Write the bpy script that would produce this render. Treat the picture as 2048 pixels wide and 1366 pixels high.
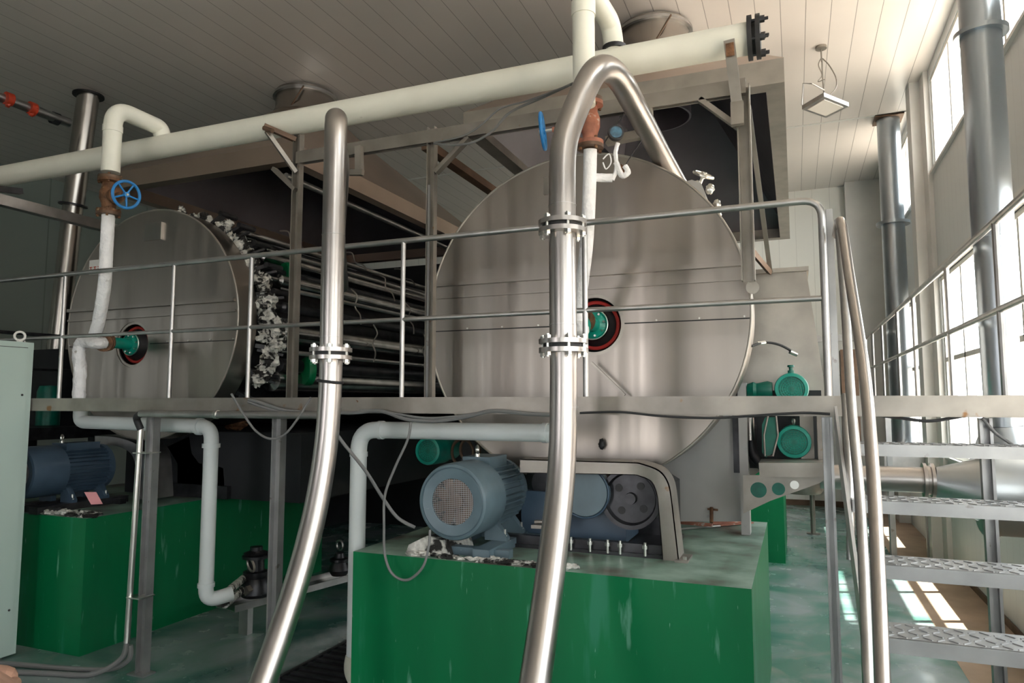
import bpy, math, random
from mathutils import Vector as V, Matrix
random.seed(7)
PI = math.pi
for o in list(bpy.data.objects): bpy.data.objects.remove(o)
sc = bpy.context.scene
COL = sc.collection

# ------------------------------------------------------------ camera, light, exposure
F_PX, YAW, PITCH = 1398.0, math.radians(22.02), math.radians(4.97)
CAM = V((0, 0, 1.87))
cd = bpy.data.cameras.new('camera'); cam = bpy.data.objects.new('camera', cd); COL.objects.link(cam)
cd.sensor_width = 36; cd.lens = F_PX / 2048 * 36; cd.clip_start = .05; cd.clip_end = 200
cam.location = CAM; cam.rotation_euler = (PI/2 + PITCH, 0, YAW)
sc.camera = cam
FW = V((-math.sin(YAW)*math.cos(PITCH), math.cos(YAW)*math.cos(PITCH), math.sin(PITCH)))
RT = V((math.cos(YAW), math.sin(YAW), 0)); UP = RT.cross(FW)
def at(u, v, **k):                      # surveying helper: a sight line of the photo met with a known plane of the room
    (a, c), = k.items(); i = 'XYZ'.index(a)
    d = FW + RT*((u-1024)/F_PX) - UP*((v-683)/F_PX)
    return CAM + d*((c - CAM[i])/d[i])

sc.view_settings.view_transform = 'Standard'; sc.view_settings.look = 'None'
sc.view_settings.gamma = 1; sc.view_settings.use_curve_mapping = False
sc.view_settings.exposure = 0.30
w = bpy.data.worlds.new('sky'); sc.world = w; w.use_nodes = True
bg = w.node_tree.nodes['Background']; bg.inputs[0].default_value = (1, .965, .985, 1); bg.inputs[1].default_value = 7.8
sd = bpy.data.lights.new('sun', 'SUN'); sun = bpy.data.objects.new('sun', sd); COL.objects.link(sun)
sd.energy = 20; sd.angle = math.radians(.6); sd.color = (1, .95, .88)
sun.rotation_euler = V((.25, .10, 1)).to_track_quat('Z', 'Y').to_euler()

XW, YB, ZC, XL, YF = 1.6, 14.0, 5.85, -12.2, -3.6     # right wall, back wall, ceiling, left wall, wall behind the camera
ZP = 1.90                                            # platform top
def portal(name, loc, rot, sx, sy):
    l = bpy.data.lights.new(name, 'AREA'); l.shape = 'RECTANGLE'; l.size = sx; l.size_y = sy; l.cycles.is_portal = True
    o = bpy.data.objects.new(name, l); COL.objects.link(o); o.location = loc; o.rotation_euler = rot

# ------------------------------------------------------------ materials
def mat(name, col, rough=.5, metal=0, bump=0, bscale=30, stretch=(1, 1, 1), spots=None, var=0, vscale=3, coat=0, rvar=0):
    m = bpy.data.materials.new(name); m.use_nodes = True; nt = m.node_tree; N = nt.nodes; L = nt.links
    b = N['Principled BSDF']; b.inputs['Base Color'].default_value = (*col, 1)
    b.inputs['Roughness'].default_value = rough; b.inputs['Metallic'].default_value = metal
    b.inputs['Coat Weight'].default_value = coat
    if bump or spots or var or rvar:
        tc = N.new('ShaderNodeTexCoord'); mp = N.new('ShaderNodeMapping'); L.new(tc.outputs['Object'], mp.inputs[0]); mp.inputs['Scale'].default_value = stretch
    if bump:
        n = N.new('ShaderNodeTexNoise'); n.inputs['Scale'].default_value = bscale; n.inputs['Detail'].default_value = 3
        L.new(mp.outputs[0], n.inputs[0]); bp = N.new('ShaderNodeBump'); bp.inputs['Strength'].default_value = bump; bp.inputs['Distance'].default_value = .02
        L.new(n.outputs[0], bp.inputs['Height']); L.new(bp.outputs[0], b.inputs['Normal'])
    src = None
    if var:
        n = N.new('ShaderNodeTexNoise'); n.inputs['Scale'].default_value = vscale; n.inputs['Detail'].default_value = 5; L.new(mp.outputs[0], n.inputs[0])
        mx = N.new('ShaderNodeMix'); mx.data_type = 'RGBA'; r = N.new('ShaderNodeMapRange'); r.inputs[1].default_value = .3; r.inputs[2].default_value = .7
        L.new(n.outputs[0], r.inputs[0]); L.new(r.outputs[0], mx.inputs[0])
        mx.inputs[6].default_value = (*[c*(1-var) for c in col], 1); mx.inputs[7].default_value = (*[min(1, c*(1+var)) for c in col], 1)
        src = mx.outputs[2]
    if rvar:
        n = N.new('ShaderNodeTexNoise'); n.inputs['Scale'].default_value = 4; n.inputs['Detail'].default_value = 4; L.new(mp.outputs[0], n.inputs[0])
        r = N.new('ShaderNodeMapRange'); r.inputs[1].default_value = .3; r.inputs[2].default_value = .7; r.inputs[3].default_value = max(.03, rough-rvar); r.inputs[4].default_value = rough+rvar
        L.new(n.outputs[0], r.inputs[0]); L.new(r.outputs[0], b.inputs['Roughness'])
    if spots:                            # (colour, scale, threshold)
        for sc_, ss, th in spots:
            n = N.new('ShaderNodeTexNoise'); n.inputs['Scale'].default_value = ss; n.inputs['Detail'].default_value = 6; L.new(mp.outputs[0], n.inputs[0])
            r = N.new('ShaderNodeMapRange'); r.inputs[1].default_value = th; r.inputs[2].default_value = th+.06; L.new(n.outputs[0], r.inputs[0])
            mx = N.new('ShaderNodeMix'); mx.data_type = 'RGBA'; L.new(r.outputs[0], mx.inputs[0])
            if src: L.new(src, mx.inputs[6])
            else: mx.inputs[6].default_value = (*col, 1)
            mx.inputs[7].default_value = (*sc_, 1); src = mx.outputs[2]
    if src: L.new(src, b.inputs['Base Color'])
    return m

def panel_mat(name, col, axis, pitch, rough=.35, line=.55, dirt=None, wid=.025):   # metal sandwich panels with a joint every `pitch` metres
    m = mat(name, col, rough, var=.05, vscale=.6); nt = m.node_tree; N = nt.nodes; L = nt.links; b = N['Principled BSDF']
    tc = N['Texture Coordinate']; sp = N.new('ShaderNodeSeparateXYZ'); L.new(tc.outputs['Object'], sp.inputs[0])
    def M(op, a, v): 
        x = N.new('ShaderNodeMath'); x.operation = op; L.new(a, x.inputs[0]); x.inputs[1].default_value = v; return x.outputs[0]
    f = M('FRACT', M('ADD', M('MULTIPLY', sp.outputs[axis], 1/pitch), 500), 0)
    g = M('LESS_THAN', f, wid)
    old = b.inputs['Base Color'].links[0].from_socket
    mx = N.new('ShaderNodeMix'); mx.data_type = 'RGBA'; L.new(g, mx.inputs[0]); L.new(old, mx.inputs[6]); mx.inputs[7].default_value = (*[c*line for c in col], 1)
    L.new(mx.outputs[2], b.inputs['Base Color'])
    bp = N.new('ShaderNodeBump'); bp.inputs['Strength'].default_value = .6; bp.inputs['Distance'].default_value = .01; bp.invert = True
    n = N.new('ShaderNodeTexNoise'); n.inputs['Scale'].default_value = .9; L.new(tc.outputs['Object'], n.inputs[0])
    ad = N.new('ShaderNodeMath'); ad.operation = 'ADD'; L.new(g, ad.inputs[0]); L.new(n.outputs[0], ad.inputs[1])
    L.new(ad.outputs[0], bp.inputs['Height']); L.new(bp.outputs[0], b.inputs['Normal'])
    return m

S = {}
S['steel'] = mat('brushed_stainless', (.46, .43, .40), .27, 1, var=.03, vscale=2)
S['disc'] = mat('polished_cover_steel', (.38, .345, .31), .36, 1, bump=.12, bscale=2.6, stretch=(2.6, 2.6, .10), rvar=.08, var=.10, vscale=1.3)
S['pipe'] = mat('bright_stainless_pipe', (.47, .44, .42), .32, 1, rvar=.04, var=.05, vscale=3)
S['tube'] = mat('dull_steel_tube', (.48, .47, .46), .38, 1, var=.15, vscale=8)
S['galv'] = mat('grey_galvanised_steel', (.36, .36, .36), .42, .75, var=.15, vscale=6, spots=[((.22, .2, .18), 14, .66)])
S['frame'] = mat('stained_steel_section', (.30, .275, .245), .42, .7, var=.2, vscale=5, spots=[((.25, .13, .06), 9, .68)])
S['hood'] = mat('hood_sheet_steel', (.42, .33, .27), .36, .75, var=.08, vscale=1.5, bump=.05, bscale=2)
S['hoodin'] = mat('shaded_hood_lining', (.16, .15, .17), .45, .6, var=.2, vscale=1.2)  # same steel as the hood, with the inside's shade put into the colour
S['rim'] = mat('hood_rim_steel', (.40, .37, .33), .38, .75, var=.15, vscale=5)
S['pvc'] = mat('cream_pvc', (.80, .79, .70), .38, var=.04, vscale=4, spots=[((.45, .40, .33), 9, .74)])
S['pvcg'] = mat('grey_white_pvc', (.60, .64, .64), .4, var=.04, vscale=3)
S['wrap'] = mat('white_wrapping_tape', (.86, .86, .88), .75, bump=.8, bscale=22, var=.06, vscale=14, spots=[((.45, .42, .4), 18, .7)])
S['green'] = mat('green_paint', (.0, .14, .047), .42, var=.16, vscale=2.5, stretch=(1, 1, .14), spots=[((.02, .19, .10), 5, .58), ((.09, .29, .19), 14, .66), ((.30, .50, .40), 50, .715)])
S['green'].node_tree.nodes['Principled BSDF'].inputs['Specular IOR Level'].default_value = .3
S['teal'] = mat('teal_machine_paint', (.0, .27, .20), .35, var=.2, vscale=9)
S['teald'] = mat('dark_teal_paint', (.0, .13, .09), .45, var=.3, vscale=9)
S['motor'] = mat('blue_grey_motor_paint', (.105, .155, .185), .38, var=.12, vscale=7, spots=[((.3, .33, .34), 16, .7)])
S['motord'] = mat('dark_blue_motor_paint', (.05, .085, .13), .4, var=.12, vscale=7)
S['rust'] = mat('rusty_cast_iron', (.16, .075, .035), .6, .3, bump=.5, bscale=40, var=.5, vscale=22, spots=[((.33, .24, .12), 30, .62)])
S['rustred'] = mat('red_brown_primer', (.36, .14, .09), .65, var=.3, vscale=20, spots=[((.5, .42, .36), 22, .6)])
S['black'] = mat('black_grime', (.012, .012, .013), .5, var=.3, vscale=9)
S['rubber'] = mat('black_rubber', (.02, .02, .022), .6)
S['cable'] = mat('grey_cable_sheath', (.16, .16, .16), .5)
S['dark'] = mat('dark_greasy_steel', (.055, .055, .06), .38, .7, var=.4, vscale=9)
S['roll'] = mat('dark_bright_roller', (.48, .47, .46), .25, 1, var=.3, vscale=6)
S['red'] = mat('red_ring_paint', (.34, .03, .025), .4)
S['redc'] = mat('red_coupling_paint', (.5, .05, .02), .4)
S['blue'] = mat('blue_handwheel_paint', (.02, .20, .52), .35, var=.15, vscale=20)
S['blued'] = mat('worn_dark_blue_paint', (.05, .13, .20), .45, var=.4, vscale=40)
S['zinc'] = mat('zinc_bolt', (.75, .74, .70), .3, 1)
S['cream'] = mat('cream_painted_casting', (.50, .50, .42), .45, var=.1, vscale=6, spots=[((.2, .18, .14), 10, .68)])
S['white'] = mat('white_painted_plate', (.40, .39, .375), .42, .2, var=.08, vscale=3, spots=[((.3, .3, .3), 8, .68)])
S['cab'] = mat('pale_green_enamel', (.50, .62, .58), .35)
S['rag'] = mat('grimy_white_packing', (.55, .54, .50), .85, bump=1, bscale=30, var=.35, vscale=25, spots=[((.02, .018, .016), 11, .50)])
S['conc'] = mat('brown_bare_concrete', (.40, .29, .21), .7, var=.15, vscale=3, spots=[((.2, .15, .11), 5, .68)])
S['glass'] = None
S['brown'] = mat('brown_stained_section', (.14, .085, .055), .5, .4, var=.3, vscale=5)
S['pink'] = mat('pink_card', (.75, .32, .34), .7)
S['skin'] = mat('skin', (.62, .36, .26), .5)
S['orange'] = mat('orange_paint', (.55, .14, .02), .5)
S['winframe'] = mat('white_window_frame', (.74, .72, .68), .4)
S['trim'] = mat('pale_trim_paint', (.70, .70, .68), .4)
S['colm'] = mat('pale_column_paint', (.74, .73, .71), .42, var=.05)
S['black_frame'] = mat('black_sleeve_cloth', (.02, .02, .02), .8)
S['bl'] = mat('near_black_panel', (.02, .021, .024), .6, .2, var=.4, vscale=2)  # near-black; puts the shade around machine 2 into the colour

S['duct'] = mat('grey_blue_duct_steel', (.50, .55, .60), .30, .85, var=.06, vscale=2)
S['galv_s'] = mat('smooth_galvanised_sheet', (.52, .55, .57), .30, .85, var=.08, vscale=2)
def glass():
    m = bpy.data.materials.new('window_glass'); m.use_nodes = True; N = m.node_tree.nodes; L = m.node_tree.links
    N.remove(N['Principled BSDF']); t = N.new('ShaderNodeBsdfTransparent'); t.inputs[0].default_value = (.93, .97, .96, 1)
    g = N.new('ShaderNodeBsdfGlossy'); g.inputs['Roughness'].default_value = .03; fr = N.new('ShaderNodeValue'); fr.outputs[0].default_value = .07
    mx = N.new('ShaderNodeMixShader'); L.new(fr.outputs[0], mx.inputs[0]); L.new(t.outputs[0], mx.inputs[1]); L.new(g.outputs[0], mx.inputs[2])
    L.new(mx.outputs[0], N['Material Output'].inputs[0]); return m
S['glass'] = glass()

def floor_mat():
    m = mat('worn_green_floor_paint', (.07, .19, .15), .22, rvar=.1); nt = m.node_tree; N = nt.nodes; L = nt.links; b = N['Principled BSDF']
    tc = N['Texture Coordinate']; src = None
    for col, s_, lo, hi in (((.25, .31, .31), 1.3, .40, .60), ((.045, .13, .115), .8, .52, .70), ((.30, .30, .28), 2.2, .60, .85)):
        n = N.new('ShaderNodeTexNoise'); n.inputs['Scale'].default_value = s_; n.inputs['Detail'].default_value = 7; n.inputs['Distortion'].default_value = .6; L.new(tc.outputs['Object'], n.inputs[0])
        r = N.new('ShaderNodeMapRange'); r.inputs[1].default_value = lo; r.inputs[2].default_value = hi; L.new(n.outputs[0], r.inputs[0])
        mx = N.new('ShaderNodeMix'); mx.data_type = 'RGBA'; L.new(r.outputs[0], mx.inputs[0])
        if src: L.new(src, mx.inputs[6])
        else: mx.inputs[6].default_value = (.07, .19, .15, 1)
        mx.inputs[7].default_value = (*col, 1); src = mx.outputs[2]
    L.new(src, b.inputs['Base Color']); return m
S['floor'] = floor_mat()

def plinth_mat():                       # green painted sides; the top's paint is worn down to grey-green concrete
    m = S['green'].copy(); m.name = 'plinth_paint'; nt = m.node_tree; N = nt.nodes; L = nt.links; b = N['Principled BSDF']
    old = b.inputs['Base Color'].links[0].from_socket
    ge = N.new('ShaderNodeNewGeometry'); sp = N.new('ShaderNodeSeparateXYZ'); L.new(ge.outputs['True Normal'], sp.inputs[0])
    g = N.new('ShaderNodeMath'); g.operation = 'GREATER_THAN'; g.inputs[1].default_value = .5; L.new(sp.outputs[2], g.inputs[0])
    tc = N['Texture Coordinate']; n = N.new('ShaderNodeTexNoise'); n.inputs['Scale'].default_value = 3; n.inputs['Detail'].default_value = 8; L.new(tc.outputs['Object'], n.inputs[0])
    cr = N.new('ShaderNodeValToRGB'); cr.color_ramp.elements[0].position = .36; cr.color_ramp.elements[0].color = (.10, .09, .075, 1)
    cr.color_ramp.elements[1].position = .64; cr.color_ramp.elements[1].color = (.30, .42, .36, 1); e = cr.color_ramp.elements.new(.48); e.color = (.16, .25, .20, 1)
    L.new(n.outputs[0], cr.inputs[0]); mx = N.new('ShaderNodeMix'); mx.data_type = 'RGBA'; L.new(g.outputs[0], mx.inputs[0]); L.new(old, mx.inputs[6]); L.new(cr.outputs[0], mx.inputs[7])
    L.new(mx.outputs[2], b.inputs['Base Color']); return m
S['plinth'] = plinth_mat()
S['ceil'] = panel_mat('white_ceiling_panels', (.72, .68, .65), 0, .24, .3, .45, wid=.03)
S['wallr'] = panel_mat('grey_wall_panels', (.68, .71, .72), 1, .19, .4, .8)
S['wallf'] = panel_mat('grey_front_wall_panels', (.22, .22, .21), 0, .3, .5, .8)
S['wallb'] = panel_mat('white_wall_panels', (.82, .82, .78), 0, .3, .4, .8)
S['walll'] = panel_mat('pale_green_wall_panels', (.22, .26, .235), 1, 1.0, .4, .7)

# ------------------------------------------------------------ mesh builder
class MB:
    def __init__(s): s.v = []; s.f = []
    def add(s, vs, fs):
        n = len(s.v); s.v += [V(p) for p in vs]; s.f += [tuple(i+n for i in f) for f in fs]; return s
    def box(s, x0, x1, y0, y1, z0, z1):
        return s.add([(x, y, z) for z in (z0, z1) for y in (y0, y1) for x in (x0, x1)],
                     [(0, 2, 3, 1), (4, 5, 7, 6), (0, 1, 5, 4), (2, 6, 7, 3), (0, 4, 6, 2), (1, 3, 7, 5)])
    def prof(s, pts, p0, p1, side=None):     # a closed 2D outline (a along side, b along up) drawn from p0 to p1
        p0, p1 = V(p0), V(p1); d = (p1-p0).normalized()
        a = V(side).normalized() if side is not None else (d.cross(V((0, 0, 1))).normalized() if abs(d.z) < .95 else V((1, 0, 0)))
        a = (a - d*a.dot(d)).normalized(); b = a.cross(d); n = len(pts)
        vs = [p + a*x + b*y for p in (p0, p1) for x, y in pts]
        fs = [(i, (i+1) % n, n+(i+1) % n, n+i) for i in range(n)] + [tuple(range(n))[::-1], tuple(range(n, 2*n))]
        return s.add(vs, fs)
    def bar(s, p0, p1, w_, h, side=None):
        return s.prof([(-w_/2, -h/2), (w_/2, -h/2), (w_/2, h/2), (-w_/2, h/2)], p0, p1, side)
    def chan(s, p0, p1, w_, h, t=.006, side=None):   # U channel, open to +b
        return s.prof([(-w_/2, -h/2), (w_/2, -h/2), (w_/2, h/2), (w_/2-t, h/2), (w_/2-t, -h/2+t), (-w_/2+t, -h/2+t), (-w_/2+t, h/2), (-w_/2, h/2)], p0, p1, side)
    def angle(s, p0, p1, w_, h, t=.006, side=None):
        return s.prof([(0, 0), (w_, 0), (w_, t), (t, t), (t, h), (0, h)], p0, p1, side)
    def tube(s, pts, r, seg=16, closed=False, caps=True, wob=0):
        pts = [V(p) for p in pts]; n = len(pts); rs = r if isinstance(r, (list, tuple)) else [r]*n
        tan = []
        for i in range(n):
            a = pts[(i-1) % n] if (i > 0 or closed) else pts[i]; b = pts[(i+1) % n] if (i < n-1 or closed) else pts[i]
            tan.append((b-a).normalized())
        u = tan[0].orthogonal().normalized(); vs = []
        for i in range(n):
            t = tan[i]; u = (u - t*u.dot(t)); u = u.normalized() if u.length > 1e-6 else t.orthogonal().normalized(); b = t.cross(u)
            for k in range(seg):
                a = 2*PI*k/seg; rr = rs[i]*(1+random.uniform(-wob, wob)); vs.append(pts[i] + u*math.cos(a)*rr + b*math.sin(a)*rr)
        fs = []
        for i in range(n if closed else n-1):
            for k in range(seg):
                j = (i+1) % n; fs.append((i*seg+k, i*seg+(k+1) % seg, j*seg+(k+1) % seg, j*seg+k))
        if caps and not closed: fs += [tuple(range(seg))[::-1], tuple((n-1)*seg+k for k in range(seg))]
        return s.add(vs, fs)
    def lathe(s, prof, c, ax=(0, 0, 1), seg=32, closed=False):    # prof: (radius, distance along the axis)
        c = V(c); ax = V(ax).normalized(); u = ax.orthogonal().normalized(); b = ax.cross(u); vs = []; n = len(prof)
        for r, t in prof:
            for k in range(seg):
                a = 2*PI*k/seg; vs.append(c + ax*t + (u*math.cos(a)+b*math.sin(a))*r)
        fs = []
        for i in range(n if closed else n-1):
            j = (i+1) % n
            for k in range(seg): fs.append((i*seg+k, i*seg+(k+1) % seg, j*seg+(k+1) % seg, j*seg+k))
        if not closed:
            if prof[0][0] > 1e-4: fs.append(tuple(range(seg))[::-1])
            if prof[-1][0] > 1e-4: fs.append(tuple((n-1)*seg+k for k in range(seg)))
        return s.add(vs, fs)
    def cyl(s, p0, p1, r, seg=20): return s.tube([p0, p1], r, seg)
    def ring(s, c, ax, R, r, seg=32, ts=8, sq=1):
        c = V(c); ax = V(ax).normalized(); u = ax.orthogonal().normalized(); b = ax.cross(u)
        return s.tube([c+(u*math.cos(2*PI*k/seg)+b*math.sin(2*PI*k/seg)*sq)*R for k in range(seg)], r, ts, closed=True)
    def annulus(s, c, ax, r0, r1, t, seg=48): return s.lathe([(r0, 0), (r1, 0), (r1, t), (r0, t)], c, ax, seg, closed=True)
    def prism(s, poly, y0, y1):         # outline in x,z drawn along y
        n = len(poly); vs = [(x, y, z) for y in (y0, y1) for x, z in poly]
        return s.add(vs, [(i, (i+1) % n, n+(i+1) % n, n+i) for i in range(n)] + [tuple(range(n))[::-1], tuple(range(n, 2*n))])
    def blob(s, c, r, sx=1, sy=1, sz=1, rough=.25, n=10):
        c = V(c); vs = []; fs = []
        for i in range(n+1):
            th = PI*i/n
            for k in range(n):
                a = 2*PI*k/n; q = r*(1+random.uniform(-rough, rough)) if 0 < i < n else r
                vs.append(c + V((math.sin(th)*math.cos(a)*q*sx, math.sin(th)*math.sin(a)*q*sy, math.cos(th)*q*sz)))
        for i in range(n):
            for k in range(n): fs.append((i*n+k, i*n+(k+1) % n, (i+1)*n+(k+1) % n, (i+1)*n+k))
        return s.add(vs, fs)
    def hexbolt(s, c, ax, r, h): return s.lathe([(r, 0), (r, h)], c, ax, 6)
    def build(s, name, m, parent=None, sharp=35):
        off = V(parent['_o']) if parent is not None else s.origin()
        me = bpy.data.meshes.new(name); me.from_pydata([tuple(p-off) for p in s.v], [], s.f); me.update()
        import bmesh
        bm = bmesh.new(); bm.from_mesh(me); bmesh.ops.recalc_face_normals(bm, faces=bm.faces); bm.to_mesh(me); bm.free()
        me.materials.append(S[m] if isinstance(m, str) else m)
        me.shade_smooth(); me.set_sharp_from_angle(angle=math.radians(sharp))
        o = bpy.data.objects.new(name, me); COL.objects.link(o)
        if parent is not None: o.parent = parent; o['_o'] = tuple(off)
        else: o.location = off; o['_o'] = tuple(off)
        return o
    def origin(s):
        xs = [p.x for p in s.v]; ys = [p.y for p in s.v]; zs = [p.z for p in s.v]
        return V(((min(xs)+max(xs))/2, (min(ys)+max(ys))/2, min(zs)))
def sub(mb, name, m, parent, label=None):        # part; children of a mesh part share that part's frame
    o = mb.build(name, m, parent)
    if label: o['label'] = label
    return o
def thing(name, label, cat, loc, group=None):
    o = bpy.data.objects.new(name, None); COL.objects.link(o); o.location = loc; o['_o'] = tuple(loc); o.empty_display_size = .1
    o['label'] = label; o['category'] = cat
    if group: o['group'] = group
    return o
def solo(mb, name, m, label, cat, group=None):
    o = mb.build(name, m); o['label'] = label; o['category'] = cat
    if group: o['group'] = group
    return o
def struct(mb, name, m):
    o = mb.build(name, m); o['kind'] = 'structure'; return o
def fillet(pts, r, n=7):                # round the corners of a run of pipe
    pts = [V(p) for p in pts]; out = [pts[0]]
    for i in range(1, len(pts)-1):
        a, p, b = pts[i-1], pts[i], pts[i+1]; d0 = (a-p).normalized(); d1 = (b-p).normalized()
        q = min(r, (a-p).length*.49, (b-p).length*.49); p0 = p+d0*q; p1 = p+d1*q
        for k in range(n+1):
            t = k/n; out.append(p0*(1-t)**2 + p*2*t*(1-t) + p1*t*t)
    return out + [pts[-1]]
def smooth(pts, n=8):                   # Catmull-Rom run for cables
    pts = [V(p) for p in pts]; P_ = [pts[0]] + pts + [pts[-1]]; out = []
    for i in range(1, len(P_)-2):
        a, b, c, d = P_[i-1], P_[i], P_[i+1], P_[i+2]
        for k in range(n):
            t = k/n; out.append(.5*((2*b) + (c-a)*t + (2*a-5*b+4*c-d)*t*t + (3*b-a-3*c+d)*t**3))
    return out + [pts[-1]]
X, Y, Z = V((1, 0, 0)), V((0, 1, 0)), V((0, 0, 1))
#==BODY==
# ============================================================ THE ROOM
struct(MB().box(XL-.2, 1.02, YF-.2, YB+.2, -.2, 0), 'floor', 'floor')
struct(MB().box(1.02, XW+.2, YF-.2, YB+.2, -.2, .001), 'floor_edge_strip', 'conc')
struct(MB().box(XL-.2, XW+.2, YF-.2, YB+.2, ZC, ZC+.15), 'ceiling', 'ceil')
struct(MB().box(XL-.2, XW+.2, YB, YB+.2, 0, ZC), 'wall_back', 'wallb')
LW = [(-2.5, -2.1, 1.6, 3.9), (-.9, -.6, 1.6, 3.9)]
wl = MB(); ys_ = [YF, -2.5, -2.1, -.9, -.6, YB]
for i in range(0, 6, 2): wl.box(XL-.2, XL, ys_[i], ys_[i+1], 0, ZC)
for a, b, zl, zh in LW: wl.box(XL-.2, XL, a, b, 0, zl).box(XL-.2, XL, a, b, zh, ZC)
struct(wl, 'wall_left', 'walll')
for q, (a, b, zl, zh) in enumerate(LW):
    f = struct(MB().box(XL-.12, XL-.05, a, b, zl, zl+.05).box(XL-.12, XL-.05, a, b, zh-.05, zh).box(XL-.12, XL-.05, a, a+.05, zl, zh).box(XL-.12, XL-.05, b-.05, b, zl, zh), 'window_%d' % (30+q), 'winframe')
    sub(MB().box(XL-.09, XL-.084, a, b, zl, zh), 'pane', 'glass', f)
    portal('daylight_portal', (XL-.21, (a+b)/2, (zl+zh)/2), (0, -PI/2, 0), zh-zl, b-a)
# seam line across the ceiling panels
struct(MB().box(XL, XW, 10.62, 10.66, ZC-.012, ZC-.001), 'trim_9', 'trim')
BAYS = [(-2.9, .2), (.9, 3.5), (4.3, 9.33), (10.55, 12.3)]
Z0, Z1, Z2, Z3 = 1.25, 3.32, 4.60, 5.72
wr = MB()
ys = [YF] + [y for b in BAYS for y in b] + [YB]
for i in range(0, len(ys), 2): wr.box(XW, XW+.12, ys[i], ys[i+1], 0, ZC)
for a, b in BAYS:
    wr.box(XW, XW+.12, a, b, 0, Z0); wr.box(XW, XW+.12, a, b, Z1, Z2); wr.box(XW, XW+.12, a, b, Z3, ZC)
struct(wr, 'wall_right', 'wallr')
wn = 0
for a, b in BAYS:
    for zl, zh, nm in ((Z0, Z1, 3), (Z2, Z3, 3)):
        wn += 1
        n = 2 if b-a < 2 else (5 if b-a > 4 else 3)
        fr = MB(); t = .05
        fr.box(XW+.01, XW+.10, a, b, zl, zl+t); fr.box(XW+.01, XW+.10, a, b, zh-t, zh)
        for k in range(n+1):
            y = a + (b-a)*k/n; y = min(max(y, a+t/2), b-t/2); fr.box(XW+.015, XW+.095, y-t/2, y+t/2, zl+t, zh-t)
        if zl == Z0: fr.box(XW+.015, XW+.095, a+t, b-t, 2.33, 2.38)
        f = struct(fr, 'window_%d' % wn, 'winframe')
        sub(MB().box(XW+.05, XW+.056, a+t/2, b-t/2, zl+t/2, zh-t/2), 'pane', 'glass', f)
        portal('daylight_portal', (XW+.13, (a+b)/2, (zl+zh)/2), (0, PI/2, 0), zh-zl, b-a)
# sills and heads along the right wall
k = 0
for a, b in BAYS:
    for z in (Z0, Z1, Z2):
        k += 1
        struct(MB().box(XW-.035, XW+.012, a-.05, b+.05, z-.03, z+.0) if z != Z1 else MB().box(XW-.05, XW+.012, a-.1, b+.1, z-.0, z+.09), 'trim_%d' % (20+k), 'trim')
# columns standing proud of the right wall
for i, (y0, y1) in enumerate(((-.0, 0), (3.7, 4.0), (9.68, 9.98), (12.55, 12.95))):
    if y1 > y0: struct(MB().box(XW-.16, XW, y0, y1, 0, ZC), 'trim_%d' % (1+i), 'colm')
struct(MB().box(XW-.1, XW, 9.98, 10.12, 0, ZC).box(XW-.05, XW, 9.40, 9.68, 0, ZC), 'trim_6', 'colm')
struct(MB().box(.95, XW, YB-.25, YB, 0, ZC), 'trim_7', 'colm')
struct(MB().box(XL, .95, YB-.02, YB, 2.98, 3.10).box(XL, .95, YB-.02, YB, 2.35, 2.37), 'trim_8', 'tube')
struct(MB().box(XL, XW, YB-.03, YB-.001, 0, .10), 'baseboard_back', 'brown')
struct(MB().box(XW-.02, XW-.001, YF, 9.68, 0, .06), 'baseboard_right', 'brown')
# wall behind the camera, with a wide open doorway and tall windows: the daylight the pipes mirror
wf = MB(); OP = [(-5.4, -4.9, 1.2, 3.3), (-3.5, -2.6, 0, 3.3), (-.1, .8, 1.0, 3.2)]
xs = [XL] + [v for o_ in OP for v in o_[:2]] + [XW]
for i in range(0, len(xs), 2): wf.box(xs[i], xs[i+1], YF-.15, YF, 0, ZC)
for a, b, zl, zh in OP:
    wf.box(a, b, YF-.15, YF, zh, ZC)
    if zl > 0: wf.box(a, b, YF-.15, YF, 0, zl)
    portal('daylight_portal', ((a+b)/2, YF-.16, (zl+zh)/2), (-PI/2, 0, 0), b-a, zh-zl)
struct(wf, 'wall_front', 'wallf')
for q, (a, b, zl, zh) in enumerate(OP):
    if zl > 0:
        f = struct(MB().box(a, b, YF-.1, YF-.05, zl, zl+.05).box(a, b, YF-.1, YF-.05, zh-.05, zh).box(a, a+.05, YF-.1, YF-.05, zl, zh).box(b-.05, b, YF-.1, YF-.05, zl, zh).box((a+b)/2-.025, (a+b)/2+.025, YF-.1, YF-.05, zl, zh), 'window_%d' % (20+q), 'winframe')
        sub(MB().box(a, b, YF-.08, YF-.075, zl, zh), 'pane', 'glass', f)
struct(MB().box(XW+.12, 3.1, YF, 7.35, 6.0, 6.08), 'trim_40', 'colm')     # added slab, out of view, that blocks sun at the near windows
# outside: pale yard and a neighbouring building seen blown out through the windows
struct(MB().box(XW+.2, 40, -30, 50, -.4, -.3), 'ground', mat('pale_yard', (.55, .46, .38), .8))
struct(MB().box(XL-6, XW+.2, -30, YF-.2, -.25, -.05), 'ground_front', mat('pale_apron', (.45, .44, .42), .8))
o = struct(MB().box(14, 15, -8, 34, -.3, 3.9), 'wall_outside', mat('pale_yard_wall', (.62, .52, .44), .8))

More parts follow.
